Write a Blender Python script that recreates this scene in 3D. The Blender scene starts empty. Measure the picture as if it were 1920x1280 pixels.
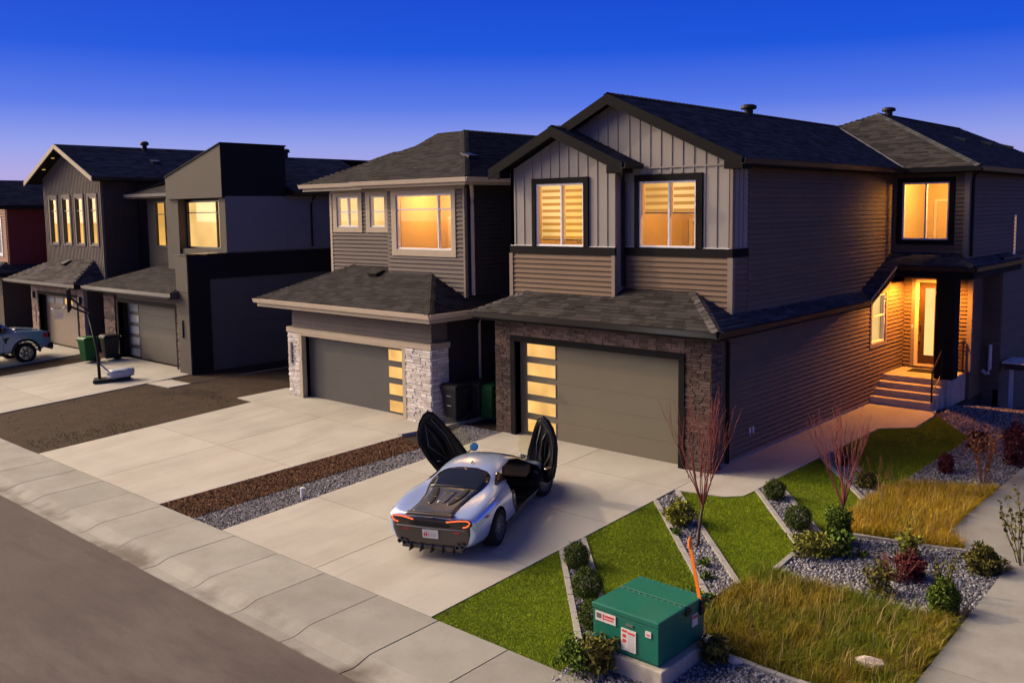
import bpy, bmesh, math, random
import numpy as np
from mathutils import Vector, Matrix
from mathutils.bvhtree import BVHTree
R = math.radians
random.seed(7); rng = np.random.default_rng(11)
S = bpy.context.scene
COL = S.collection

# ------------------------------------------------------------------ camera
cam_d = bpy.data.cameras.new("camera"); cam = bpy.data.objects.new("camera", cam_d); COL.objects.link(cam)
yaw, pitch, roll = -0.733592, 0.100749, -0.013085
fwd = Vector((math.sin(yaw)*math.cos(pitch), math.cos(yaw)*math.cos(pitch), -math.sin(pitch)))
rt = Vector((math.cos(yaw), -math.sin(yaw), 0)); up = rt.cross(fwd)
r2 = math.cos(roll)*rt + math.sin(roll)*up; u2 = -math.sin(roll)*rt + math.cos(roll)*up
CAMP = Vector((10.896, -17.870, 5.852))
cam.matrix_world = Matrix(((r2.x, u2.x, -fwd.x, CAMP.x), (r2.y, u2.y, -fwd.y, CAMP.y), (r2.z, u2.z, -fwd.z, CAMP.z), (0, 0, 0, 1)))
cam_d.sensor_width = 36; cam_d.lens = 1723.84/1920*36; cam_d.shift_y = -71.15/1920
cam_d.clip_start = 0.1; cam_d.clip_end = 3000
S.camera = cam

# ------------------------------------------------------------------ sky, sun, exposure
SUN_AZ, SUN_EL = R(20.0), R(28.0)
L = Vector((math.cos(SUN_AZ)*math.cos(SUN_EL), math.sin(SUN_AZ)*math.cos(SUN_EL), -math.sin(SUN_EL)))   # the way the light travels
to_sun = -L
W = bpy.data.worlds.new("World"); S.world = W; W.use_nodes = True
nt = W.node_tree; nt.nodes.clear()
def N(t, typ, **kw):
    n = t.nodes.new(typ)
    for k, v in kw.items(): setattr(n, k, v)
    return n
tc = N(nt, "ShaderNodeTexCoord"); sep = N(nt, "ShaderNodeSeparateXYZ"); nt.links.new(tc.outputs["Generated"], sep.inputs[0])
ramp = N(nt, "ShaderNodeValToRGB"); nt.links.new(sep.outputs["Z"], ramp.inputs[0])
stops = [(0.0, (.47, .34, .58)), (.04, (.42, .37, .74)), (.068, (.28, .335, .80)), (.11, (.085, .175, .78)), (.165, (.003, .082, .70)),
         (.225, (.0005, .055, .62)), (.38, (.014, .054, .36)), (.62, (.038, .064, .24)), (1.0, (.055, .072, .18))]
cr = ramp.color_ramp
cr.elements[0].position, cr.elements[0].color = stops[0][0], (*stops[0][1], 1)
cr.elements[1].position, cr.elements[1].color = stops[-1][0], (*stops[-1][1], 1)
for p, c in stops[1:-1]:
    e = cr.elements.new(p); e.color = (*c, 1)
# warm fill glow added round the low sun (behind and to the left of the camera)
dot = N(nt, "ShaderNodeVectorMath", operation='DOT_PRODUCT'); nt.links.new(tc.outputs["Generated"], dot.inputs[0]); dot.inputs[1].default_value = to_sun
mr = N(nt, "ShaderNodeMapRange", interpolation_type='LINEAR'); nt.links.new(dot.outputs["Value"], mr.inputs[0])
mr.inputs[1].default_value = .77; mr.inputs[2].default_value = 1.0; mr.inputs[3].default_value = 0; mr.inputs[4].default_value = 1
glow = N(nt, "ShaderNodeMix", data_type='RGBA'); nt.links.new(mr.outputs[0], glow.inputs["Factor"])
nt.links.new(ramp.outputs[0], glow.inputs[6]); glow.inputs[7].default_value = (11.6, 9.4, 7.0, 1)
nish = N(nt, "ShaderNodeTexSky", sky_type='NISHITA', sun_disc=False); nish.sun_elevation = SUN_EL
nish.sun_rotation = math.atan2(to_sun.x, to_sun.y)
bg1 = N(nt, "ShaderNodeBackground"); bg1.inputs[1].default_value = 1.0; nt.links.new(glow.outputs[2], bg1.inputs[0])
bg2 = N(nt, "ShaderNodeBackground"); bg2.inputs[1].default_value = 0.004; nt.links.new(nish.outputs[0], bg2.inputs[0])
addw = N(nt, "ShaderNodeAddShader"); nt.links.new(bg1.outputs[0], addw.inputs[0]); nt.links.new(bg2.outputs[0], addw.inputs[1])
wo = N(nt, "ShaderNodeOutputWorld"); nt.links.new(addw.outputs[0], wo.inputs[0])
sun_d = bpy.data.lights.new("sun", 'SUN'); sun = bpy.data.objects.new("sun", sun_d); COL.objects.link(sun)
sun_d.energy = 2.1; sun_d.angle = R(1.2); sun_d.color = (1.0, .72, .46)
sun.rotation_euler = L.to_track_quat('-Z', 'Y').to_euler(); sun.location = (-20, -15, 30)
vs = S.view_settings; vs.view_transform = 'Standard'; vs.look = 'None'; vs.exposure = 0.0; vs.gamma = 1.0; vs.use_curve_mapping = False
S.cycles.use_denoising = True; S.cycles.max_bounces = 8; S.cycles.transparent_max_bounces = 16
S.cycles.sample_clamp_indirect = 6; S.cycles.caustics_reflective = False; S.cycles.caustics_refractive = False

# ------------------------------------------------------------------ materials
MATS = {}
def mat(name, col=(.5,.5,.5), rough=.7, metal=0.0, var=.12, scale=3.0, fine=.06, fscale=60.0, bump=0.0, bscale=120.0, emit=None, estr=0.0,
        tone=0.0, rnd=0.0, coat=0.0, spec=.2, trans=0.0, extra=None):
    """procedural surface: base colour broken up by a coarse and a fine noise in world space, with fine relief"""
    if name in MATS: return MATS[name]
    m = bpy.data.materials.new(name); MATS[name] = m; m.use_nodes = True
    t = m.node_tree; p = t.nodes["Principled BSDF"]
    p.inputs["Roughness"].default_value = rough; p.inputs["Metallic"].default_value = metal
    p.inputs["Coat Weight"].default_value = coat; p.inputs["Specular IOR Level"].default_value = spec
    if coat: p.inputs["Coat Roughness"].default_value = .05
    g = N(t, "ShaderNodeNewGeometry")
    fac = None
    def scaled(val, amp):
        mm = N(t, "ShaderNodeMapRange"); t.links.new(val, mm.inputs[0])
        mm.inputs[1].default_value = .25 if True else 0; mm.inputs[2].default_value = .75
        mm.inputs[3].default_value = 1-amp; mm.inputs[4].default_value = 1+amp; return mm.outputs[0]
    def mul(a, b):
        if a is None: return b
        q = N(t, "ShaderNodeMath", operation='MULTIPLY'); t.links.new(a, q.inputs[0]); t.links.new(b, q.inputs[1]); return q.outputs[0]
    if var:
        n1 = N(t, "ShaderNodeTexNoise"); n1.inputs["Scale"].default_value = scale; n1.inputs["Detail"].default_value = 5
        t.links.new(g.outputs["Position"], n1.inputs["Vector"]); fac = mul(fac, scaled(n1.outputs[0], var))
    if fine:
        n2 = N(t, "ShaderNodeTexNoise"); n2.inputs["Scale"].default_value = fscale; n2.inputs["Detail"].default_value = 3
        t.links.new(g.outputs["Position"], n2.inputs["Vector"]); fac = mul(fac, scaled(n2.outputs[0], fine))
    if tone:
        a = N(t, "ShaderNodeAttribute", attribute_name="tone"); mm = N(t, "ShaderNodeMapRange"); t.links.new(a.outputs["Fac"], mm.inputs[0])
        mm.inputs[3].default_value = 1-tone; mm.inputs[4].default_value = 1+tone; fac = mul(fac, mm.outputs[0])
    if rnd:
        oi = N(t, "ShaderNodeObjectInfo"); mm = N(t, "ShaderNodeMapRange"); t.links.new(oi.outputs["Random"], mm.inputs[0])
        mm.inputs[3].default_value = 1-rnd; mm.inputs[4].default_value = 1+rnd; fac = mul(fac, mm.outputs[0])
    if fac is not None:
        sc = N(t, "ShaderNodeVectorMath", operation='SCALE'); sc.inputs[0].default_value = col; t.links.new(fac, sc.inputs["Scale"])
        src = sc.outputs[0]
    else:
        rgb = N(t, "ShaderNodeRGB"); rgb.outputs[0].default_value = (*col, 1); src = rgb.outputs[0]
    if extra: src = extra(t, g, src)
    t.links.new(src, p.inputs["Base Color"])
    if bump:
        nb = N(t, "ShaderNodeTexNoise"); nb.inputs["Scale"].default_value = bscale; nb.inputs["Detail"].default_value = 4
        t.links.new(g.outputs["Position"], nb.inputs["Vector"])
        b = N(t, "ShaderNodeBump"); b.inputs["Strength"].default_value = bump; b.inputs["Distance"].default_value = .01
        t.links.new(nb.outputs[0], b.inputs["Height"]); t.links.new(b.outputs[0], p.inputs["Normal"])
    if emit:
        p.inputs["Emission Color"].default_value = (*emit, 1); p.inputs["Emission Strength"].default_value = estr
    if trans: p.inputs["Transmission Weight"].default_value = trans
    return m

def stain(amount=.35, scale=.6, col=(.10,.085,.075), lo=.52, hi=.75, stretch=(1,1,1)):
    def f(t, g, src):
        mp = N(t, "ShaderNodeMapping"); mp.inputs["Scale"].default_value = stretch; t.links.new(g.outputs["Position"], mp.inputs[0])
        n = N(t, "ShaderNodeTexNoise"); n.inputs["Scale"].default_value = scale; n.inputs["Detail"].default_value = 8; n.inputs["Roughness"].default_value = .65
        t.links.new(mp.outputs[0], n.inputs["Vector"])
        mm = N(t, "ShaderNodeMapRange"); t.links.new(n.outputs[0], mm.inputs[0]); mm.inputs[1].default_value = lo; mm.inputs[2].default_value = hi
        mm.inputs[3].default_value = 0; mm.inputs[4].default_value = amount
        mx = N(t, "ShaderNodeMix", data_type='RGBA'); t.links.new(mm.outputs[0], mx.inputs["Factor"]); t.links.new(src, mx.inputs[6])
        mx.inputs[7].default_value = (*col, 1); return mx.outputs[2]
    return f
def two_tone(col2, scale=1.2, lo=.4, hi=.6, amount=1.0):
    return stain(amount, scale, col2, lo, hi)

def M_glass():
    if "glass" in MATS: return MATS["glass"]
    m = bpy.data.materials.new("glass"); MATS["glass"] = m; m.use_nodes = True; t = m.node_tree; t.nodes.clear()
    tr = N(t, "ShaderNodeBsdfTransparent"); gl = N(t, "ShaderNodeBsdfGlossy"); gl.inputs["Roughness"].default_value = .02
    fr = N(t, "ShaderNodeFresnel"); fr.inputs[0].default_value = 1.5
    geo = N(t, "ShaderNodeNewGeometry")
    inv = N(t, "ShaderNodeMath", operation='SUBTRACT'); inv.inputs[0].default_value = 1.0; t.links.new(geo.outputs["Backfacing"], inv.inputs[1])
    fm = N(t, "ShaderNodeMath", operation='MULTIPLY'); t.links.new(fr.outputs[0], fm.inputs[0]); t.links.new(inv.outputs[0], fm.inputs[1])
    mx = N(t, "ShaderNodeMixShader"); t.links.new(fm.outputs[0], mx.inputs[0]); t.links.new(tr.outputs[0], mx.inputs[1]); t.links.new(gl.outputs[0], mx.inputs[2])
    o = N(t, "ShaderNodeOutputMaterial"); t.links.new(mx.outputs[0], o.inputs[0]); return m
def M_lit(name, col, strength, var=.18, scale=1.5):
    """a lit pane, blind or lamp: gives off light, a little uneven"""
    if name in MATS: return MATS[name]
    m = bpy.data.materials.new(name); MATS[name] = m; m.use_nodes = True; t = m.node_tree; t.nodes.clear()
    e = N(t, "ShaderNodeEmission"); e.inputs[0].default_value = (*col, 1)
    g = N(t, "ShaderNodeNewGeometry"); n = N(t, "ShaderNodeTexNoise"); n.inputs["Scale"].default_value = scale; n.inputs["Detail"].default_value = 1
    t.links.new(g.outputs["Position"], n.inputs["Vector"])
    mm = N(t, "ShaderNodeMapRange"); t.links.new(n.outputs[0], mm.inputs[0]); mm.inputs[1].default_value = .3; mm.inputs[2].default_value = .7
    mm.inputs[3].default_value = strength*(1-var); mm.inputs[4].default_value = strength*(1+var); t.links.new(mm.outputs[0], e.inputs[1])
    o = N(t, "ShaderNodeOutputMaterial"); t.links.new(e.outputs[0], o.inputs[0]); return m

mat("concrete_old", (.40,.37,.32), .9, var=.16, scale=4, fine=.1, bump=.3, extra=stain(.4, 2.5, (.12,.11,.09), .5, .75))
mat("kerb", (.34,.31,.28), .9, var=.14, scale=2, fine=.1, bump=.2, rnd=.08, extra=stain(.6, 1.3, (.10,.075,.06), .55, .72, (1,3,1)))
def road_wear(t, g, src):
    src = stain(.55, .5, (.155,.135,.128), .5, .72, (.35,1,1))(t, g, src); src = stain(.5, 2.2, (.055,.045,.043), .52, .7, (.25,1.3,1))(t, g, src)
    src = stain(.8, 26, (.20,.18,.17), .66, .74)(t, g, src); return src
def gutter_dirt(t, g, src):
    src = stain(.45, 1.7, (.17,.15,.125), .48, .78)(t, g, src); src = stain(.7, 30, (.16,.14,.12), .66, .74)(t, g, src)
    sp = N(t, "ShaderNodeSeparateXYZ"); t.links.new(g.outputs["Position"], sp.inputs[0])
    mm = N(t, "ShaderNodeMapRange", interpolation_type='SMOOTHSTEP'); t.links.new(sp.outputs["Y"], mm.inputs[0]); mm.inputs[1].default_value = -9.75; mm.inputs[2].default_value = -10.15; mm.inputs[3].default_value = 0; mm.inputs[4].default_value = 1
    n = N(t, "ShaderNodeTexNoise"); n.inputs["Scale"].default_value = 1.1; n.inputs["Detail"].default_value = 7; t.links.new(g.outputs["Position"], n.inputs["Vector"])
    m2 = N(t, "ShaderNodeMapRange"); t.links.new(n.outputs[0], m2.inputs[0]); m2.inputs[1].default_value = .5; m2.inputs[2].default_value = .66; m2.inputs[4].default_value = .65
    q = N(t, "ShaderNodeMath", operation='MULTIPLY'); t.links.new(mm.outputs[0], q.inputs[0]); t.links.new(m2.outputs[0], q.inputs[1])
    mx = N(t, "ShaderNodeMix", data_type='RGBA'); t.links.new(q.outputs[0], mx.inputs["Factor"]); t.links.new(src, mx.inputs[6]); mx.inputs[7].default_value = (.075,.055,.042,1); return mx.outputs[2]
def drive_wear(t, g, src):
    src = stain(.42, .9, (.25,.205,.165), .47, .78, (1.2,.35,1))(t, g, src); src = stain(.35, 2.6, (.20,.17,.145), .56, .74, (1.0,.12,1))(t, g, src)
    return stain(.6, 34, (.20,.18,.16), .68, .76)(t, g, src)
mat("asphalt", (.084,.069,.065), .93, var=.18, scale=.35, fine=.22, fscale=70, bump=.35, bscale=220, extra=road_wear)
mat("concrete", (.382,.366,.330), .85, var=.10, scale=.9, fine=.08, fscale=70, bump=.15, bscale=150, rnd=.05, extra=drive_wear)
mat("concrete_walk", (.268,.264,.240), .88, var=.12, scale=1.3, fine=.12, fscale=70, bump=.2, rnd=.13, extra=gutter_dirt)
mat("soil", (.034,.020,.012), 1, var=.35, scale=2.0, fine=.3, fscale=30, bump=.9, bscale=22)
mat("ground_dirt", (.060,.046,.034), 1, var=.3, scale=1.0, fine=.2, bump=.6, bscale=30)
mat("lawn_base", (.075,.110,.010), 1, var=.25, scale=1.2, fine=.2, fscale=80)
mat("gravel_bed", (.10,.10,.105), 1, var=.3, scale=20, fine=.3, fscale=60, bump=.8, bscale=40)
mat("edging", (.30,.29,.28), .9, var=.12, scale=5, fine=.1, bump=.2)
mat("stone_grey", (.225,.222,.245), .8, var=.1, scale=60, fine=0, tone=.62, bump=.2)
mat("bark", (.12,.062,.035), .95, var=.2, scale=10, fine=.1, tone=.55)
mat("clod", (.044,.027,.018), 1, var=.2, scale=10, tone=.5)
mat("shingle_dark", (.056,.058,.065), .95, spec=.06, var=.12, scale=1.2, fine=.22, fscale=150, tone=.34, bump=.25, bscale=260)
mat("shingle_front", (.064,.058,.058), .95, spec=.06, var=.10, scale=1.2, fine=.22, fscale=150, tone=.40, rnd=.36, bump=.25, bscale=260)
mat("shingle_brown", (.036,.033,.034), .95, spec=.06, var=.12, scale=1.2, fine=.2, fscale=150, tone=.30, bump=.25, bscale=260)
mat("black_trim", (.012,.0115,.0125), .8, var=.1, fine=.05, spec=.06)
mat("dark_fascia", (.018,.0165,.0165), .75, var=.1, fine=.05, spec=.08)
mat("gutter_dark", (.028,.027,.028), .32, spec=.5, metal=.3, var=.05, fine=0)
mat("gutter_pale", (.33,.31,.28), .4, spec=.5, metal=.2, var=.08, fine=0)
mat("siding_taupe", (.152,.105,.072), .72, var=.07, scale=1.5, fine=.05, fscale=50, rnd=.07)
mat("siding_dark", (.070,.052,.042), .72, var=.07, scale=1.5, fine=.05, fscale=50, rnd=.07)
mat("batten_grey", (.275,.254,.238), .7, var=.05, scale=1.2, fine=.04, rnd=.05)
mat("batten_brown", (.165,.140,.118), .75, var=.08, scale=1.2, fine=.05)
mat("trim_tan", (.40,.335,.25), .65, var=.06, fine=.04)
mat("gutter_tan", (.52,.44,.34), .45, var=.06, fine=.03)
mat("corner_taupe", (.21,.17,.145), .65, var=.06, fine=.04)
mat("stone_brown", (.150,.103,.088), .9, var=.22, scale=8, fine=.2, fscale=50, rnd=.34, tone=.4, bump=.6, bscale=60)
mat("mortar_dark", (.05,.04,.036), .95, var=.2, fine=.2)
mat("stone_white", (.78,.73,.68), .9, var=.15, scale=6, fine=.15, fscale=40, rnd=.24, tone=.25, bump=.7, bscale=50)
mat("mortar_pale", (.26,.245,.23), .95, var=.2, fine=.2)
mat("brick_tan", (.27,.19,.15), .9, var=.2, scale=9, fine=.2, rnd=.25, tone=.25, bump=.4)
mat("door_olive", (.138,.124,.090), .5, var=.04, scale=1, fine=.03, fscale=200, bump=.06, bscale=300)
mat("door_slate", (.082,.079,.077), .5, var=.04, fine=.03, bump=.06, bscale=300)
mat("door_tan", (.235,.185,.14), .55, var=.05, fine=.03, bump=.06, bscale=300)
mat("door_green", (.115,.105,.088), .55, var=.05, fine=.03)
mat("panel_slate", (.082,.083,.090), .65, var=.06, scale=.8, fine=.04)
mat("panel_taupe", (.082,.070,.060), .7, var=.06, scale=.8, fine=.04)
mat("panel_grey", (.150,.158,.178), .65, var=.06, scale=.8, fine=.04)
mat("panel_black", (.012,.0125,.0155), .7, var=.1, fine=.05, spec=.10)
mat("siding_red", (.20,.042,.040), .7, var=.08, fine=.05)
mat("siding_orange", (.28,.14,.09), .7, var=.08, fine=.05)
mat("vinyl_white", (.74,.73,.75), .45, var=.04, fine=0)
mat("frame_black", (.016,.016,.018), .4, spec=.5, var=.05, fine=0)
mat("room_wall", (.62,.52,.38), .9, var=.05)
mat("interior_dark", (.02,.02,.02), .9, var=.1)
mat("door_brown", (.060,.036,.022), .45, var=.15, scale=4)
mat("door_frame_cream", (.62,.55,.42), .5, var=.05)
mat("metal_black", (.012,.012,.013), .4, metal=.5, var=0, fine=0)
mat("alloy_satin", (.10,.10,.102), .35, spec=.5, var=0, fine=0)
mat("steel", (.55,.55,.55), .3, metal=1, var=0, fine=0)
mat("pvc", (.62,.62,.62), .4, var=.05, fine=0)
mat("green_box", (.010,.125,.085), .42, var=.08, scale=3, fine=.04, coat=.15, bump=.03, bscale=200, extra=stain(.3, 4, (.05,.12,.09), .5, .8))
mat("sign_white", (.56,.54,.52), .5, var=.06, fine=.05)
mat("sign_red", (.55,.05,.05), .5, var=.05)
mat("sign_ink", (.12,.10,.10), .6, var=.05)
mat("sign_grey", (.40,.40,.41), .6, var=.1)
mat("orange_flex", (.75,.18,.02), .5, var=.06)
mat("bin_black", (.018,.018,.020), .5, var=.1)
mat("bin_green", (.014,.085,.024), .5, var=.1)
mat("tarp_blue", (.015,.12,.32), .45, var=.1, bump=.3, bscale=15)
mat("bag_grey", (.34,.37,.44), .35, var=.15, scale=6, bump=.6, bscale=14)
mat("rubber", (.013,.013,.014), .8, var=.1)
mat("alloy_dark", (.22,.21,.21), .35, metal=.8, var=0, fine=0)
mat("car_paint", (.48,.60,.88), .20, spec=.5, metal=.50, var=0, fine=.02, fscale=900, coat=1.0)
mat("car_black", (.012,.011,.012), .18, spec=.5, var=0, fine=0, coat=.6)
mat("car_carbon", (.050,.058,.072), .28, spec=.5, metal=.2, var=.05, coat=.6)
mat("car_rear", (.034,.024,.022), .3, spec=.5, var=.05, fine=0, coat=.5)
mat("car_glass", (.012,.013,.016), .04, var=0, fine=0, spec=.8)
mat("leather_tan", (.20,.13,.06), .5, var=.08)
mat("leather_black", (.010,.010,.011), .42, var=.1)
mat("mirror_sky_tint", (.16,.72,.88), .08, spec=.5, metal=.4, var=0, fine=0)  # sky reflection painted into the mirror glass base colour
mat("chrome", (.7,.7,.72), .12, spec=.5, metal=1, var=0, fine=0)
M_lit("tail_red", (1.0,.16,.05), 1.5, .1); mat("reflector_red", (.45,.03,.03), .25, var=0, fine=0, coat=.5)
mat("truck_paint", (.15,.25,.40), .25, metal=.3, var=0, fine=.02, fscale=900, coat=.9)
mat("bush_green", (0.062,0.09,0.018), .9, spec=.08, var=.25, scale=9, tone=.55)
mat("bush_gold", (0.2,0.2,0.035), .9, spec=.08, var=.2, scale=9, tone=.6)
mat("leaf_green", (0.085,0.13,0.022), .9, spec=.08, var=.2, scale=9, tone=.5)
mat("pine_green", (0.08,0.12,0.018), .9, spec=.08, var=.2, scale=9, tone=.5)
mat("leaf_olive", (0.115,0.105,0.026), .9, spec=.08, var=.2, scale=9, tone=.5)
mat("leaf_maroon", (0.105,0.026,0.028), .9, spec=.08, var=.2, scale=9, tone=.5)
mat("twig_red", (.32,.092,.078), .8, var=.2, scale=9, tone=.3)
mat("twig_orange", (.28,.11,.05), .8, var=.2, scale=9, tone=.3)
mat("bark_trunk", (.10,.065,.045), .9, var=.2, scale=20, bump=.5, bscale=60)
mat("straw", (.36,.25,.12), .85, var=.2, scale=9, tone=.35)
mat("turf", (.235,.310,.011), .9, spec=.08, var=.28, scale=1.1, fine=.1, fscale=12, tone=.35)
mat("long_grass", (.26,.200,.022), .9, spec=.08, var=.35, scale=1.6, fine=.1, fscale=10, tone=.45, extra=two_tone((.14,.180,.018), .9, .42, .58, .9))
mat("amber_grass", (.44,.285,.026), .9, spec=.08, var=.30, scale=1.6, fine=.1, fscale=10, tone=.40, extra=two_tone((.22,.22,.022), .8, .46, .64, .8))
mat("rock", (.55,.47,.42), .9, var=.15, bump=.4)
LIT = M_lit("lit_blind", (1.0,.53,.12), 1.02, .26, .8)
LIT2 = M_lit("lit_pale", (1.0,.60,.20), 1.10, .20, .8)
LITG = M_lit("lit_garage", (1.0,.55,.17), 1.0, .24, 1.6)
LITS = M_lit("lit_slat", (1.0,.42,.06), .62, .14, .8)
GLASS = M_glass()

# ------------------------------------------------------------------ mesh helpers
ORG = {}                                   # world position of the thing every part belongs to
class MB:
    def __init__(s): s.v = []; s.f = []; s.m = []; s.cm = 0; s.pc = []
    def add(s, vs, fs):
        o = len(s.v); s.v += [tuple(map(float, p)) for p in vs]; s.f += [tuple(i+o for i in f) for f in fs]; s.m += [s.cm]*len(fs); s.pc.append((vs, fs)); return s
    def box(s, x0, x1, y0, y1, z0, z1):
        return s.add([(x0,y0,z0),(x1,y0,z0),(x1,y1,z0),(x0,y1,z0),(x0,y0,z1),(x1,y0,z1),(x1,y1,z1),(x0,y1,z1)],
                     [(0,3,2,1),(4,5,6,7),(0,1,5,4),(1,2,6,5),(2,3,7,6),(3,0,4,7)])
    def prism(s, pts, d):
        n = len(pts); d = Vector(d); b = [Vector(p) for p in pts]; t = [p+d for p in b]
        nrm = Vector((0,0,0))
        for i in range(n): nrm += b[i].cross(b[(i+1) % n])
        fs = [tuple(range(n, 2*n)), tuple(range(n-1, -1, -1))] + [(i, (i+1) % n, n+(i+1) % n, n+i) for i in range(n)]
        if nrm.dot(d) < 0: fs = [f[::-1] for f in fs]
        return s.add(b+t, fs)
    def poly(s, pts): return s.add(pts, [tuple(range(len(pts)))])
    def tube(s, pts, rad, n=6, cap=True):
        pts = [Vector(p) for p in pts]; k = len(pts)
        if not hasattr(rad, '__len__'): rad = [rad]*k
        o = len(s.v); ref = Vector((0,0,1))
        vs = []; fs = []
        for i, p in enumerate(pts):
            d = (pts[min(i+1,k-1)]-pts[max(i-1,0)]).normalized()
            r = Vector((1,0,0)) if abs(d.z) > .95 else Vector((0,0,1))
            a = d.cross(r).normalized(); b = d.cross(a)
            for j in range(n):
                w = 2*math.pi*j/n; vs.append(p+a*(math.cos(w)*rad[i])+b*(math.sin(w)*rad[i]))
        for i in range(k-1):
            for j in range(n):
                fs.append((i*n+j, (i+1)*n+j, (i+1)*n+(j+1) % n, i*n+(j+1) % n))
        if cap: fs += [tuple(range(n)), tuple((k-1)*n+j for j in range(n-1, -1, -1))]
        return s.add(vs, fs)
    def lathe(s, prof, c=(0,0,0), axis='z', n=20, caps=True):
        vs = []; fs = []; k = len(prof)
        for (r, h) in prof:
            for j in range(n):
                w = 2*math.pi*j/n; a, b = r*math.cos(w), r*math.sin(w)
                vs.append({'z': (c[0]+a, c[1]+b, c[2]+h), 'x': (c[0]+h, c[1]+a, c[2]+b), 'y': (c[0]+b, c[1]+h, c[2]+a)}[axis])
        for i in range(k-1):
            for j in range(n): fs.append((i*n+j, i*n+(j+1) % n, (i+1)*n+(j+1) % n, (i+1)*n+j))
        if caps and prof[0][0] > 1e-4: fs.append(tuple(range(n-1, -1, -1)))
        if caps and prof[-1][0] > 1e-4: fs.append(tuple((k-1)*n+j for j in range(n)))
        return s.add(vs, fs)
def link(o, parent=None):
    COL.objects.link(o)
    if parent is not None: o.parent = parent; ORG[o.name] = ORG.get(parent.name, Vector((0,0,0)))
    return o
def build(name, mb, m, parent=None, smooth=False, bevel=0.0, origin=None, tone=False):
    me = bpy.data.meshes.new(name)
    org = Vector(origin) if origin is not None else (ORG.get(parent.name, Vector((0,0,0))) if parent is not None else Vector((0,0,0)))
    me.from_pydata([(x-org.x, y-org.y, z-org.z) for x, y, z in mb.v], [], mb.f)
    ms = m if isinstance(m, (list, tuple)) else [m]
    for q in ms: me.materials.append(MATS[q] if isinstance(q, str) else q)
    if len(ms) > 1: me.polygons.foreach_set("material_index", mb.m)
    if smooth: me.polygons.foreach_set("use_smooth", [True]*len(me.polygons))
    if tone: add_tone(me, rng.random(len(me.polygons)))
    me.update()
    o = bpy.data.objects.new(name, me); link(o, parent)
    if parent is None: o.location = org; ORG[o.name] = org
    if bevel:
        b = o.modifiers.new("bevel", 'BEVEL'); b.width = bevel; b.segments = 2; b.limit_method = 'ANGLE'; b.angle_limit = R(40)
    return o
def each(name, mb, m, parent, **kw):
    for vs_, fs in mb.pc: build(name, MB().add(vs_, fs), m, parent, **kw)
def add_tone(me, vals):
    a = me.attributes.new("tone", 'FLOAT', 'FACE'); a.data.foreach_set("value", np.asarray(vals, dtype=np.float32))
def big(name, verts, faces, m, parent=None, tones=None, kind=None, smooth=False, origin=None):
    """a large mesh from numpy arrays (faces all of one size)"""
    org = np.array(origin if origin is not None else (ORG.get(parent.name, Vector((0,0,0))) if parent is not None else (0,0,0)), float)
    me = bpy.data.meshes.new(name); V = np.asarray(verts, float)-org; F = np.asarray(faces, dtype=np.int32)
    nv, nf, k = len(V), len(F), F.shape[1]
    me.vertices.add(nv); me.vertices.foreach_set("co", V.astype(np.float32).ravel())
    me.loops.add(nf*k); me.loops.foreach_set("vertex_index", F.ravel())
    me.polygons.add(nf); me.polygons.foreach_set("loop_start", np.arange(0, nf*k, k, dtype=np.int32))
    me.update(calc_edges=True); me.validate()
    if smooth: me.polygons.foreach_set("use_smooth", [True]*len(me.polygons))
    if tones is not None and len(tones) == len(me.polygons): add_tone(me, tones)
    me.materials.append(MATS[m] if isinstance(m, str) else m)
    o = bpy.data.objects.new(name, me); link(o, parent)
    if parent is None: o.location = org; ORG[o.name] = Vector(org)
    if kind: o["kind"] = kind
    return o
def empty(name, loc, label, cat, group=None):
    o = bpy.data.objects.new(name, None); COL.objects.link(o); o.location = loc; o.empty_display_size = .2
    ORG[o.name] = Vector(loc); o["label"] = label; o["category"] = cat
    if group: o["group"] = group
    return o
def tag(o, label, cat, group=None):
    o["label"] = label; o["category"] = cat
    if group: o["group"] = group
    return o
def struct(o): o["kind"] = "structure"; return o
def stuff(o): o["kind"] = "stuff"; return o
# ------------------------------------------------------------------ ground
def gz(y, x=0.0):
    if y < -10.2: return -.545
    if y < -9.8: return -.455+(y+9.8)*.22
    if y < -8.53: return -.427+(y+8.53)*.022
    if y < 0: return .05*y
    if y > 10.5 and x > 2.6: return -.16*(min(y, 17)-10.5)
    return 0.0
prof = [(-400,-.62),(-10.44,-.62),(-8.53,-.49),(0,-.07),(10.5,-.07),(400,-.07)]
mb = MB()
xs = [-900,-60,2.75,900]
for i in range(len(prof)-1):
    for j in range(3):
        (ya, za), (yb, zb) = prof[i], prof[i+1]
        da = db = 0
        mb.poly([(xs[j],ya,za),(xs[j+1],ya,za),(xs[j+1],yb,zb),(xs[j],yb,zb)] if not (j == 2 and ya >= 10.4) else
                [(xs[j],10.5,-.07),(xs[j+1],10.5,-.07),(xs[j+1],17,-1.1),(xs[j],17,-1.1)])
mb.poly([(2.75,17,-1.1),(900,17,-1.1),(900,400,-1.1),(2.75,400,-1.1)]); mb.poly([(2.75,10.5,-.07),(2.75,17,-1.1),(2.75,400,-1.1),(2.75,400,-.07)])
struct(build("ground", mb, "ground_dirt"))
struct(build("road", MB().box(-300,300,-19.5,-10.43,-.60,-.548), "asphalt"))

def empty_struct(name, loc):
    o = bpy.data.objects.new(name, None); COL.objects.link(o); o.location = loc; ORG[o.name] = Vector(loc); o["kind"] = "structure"; return o
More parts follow.
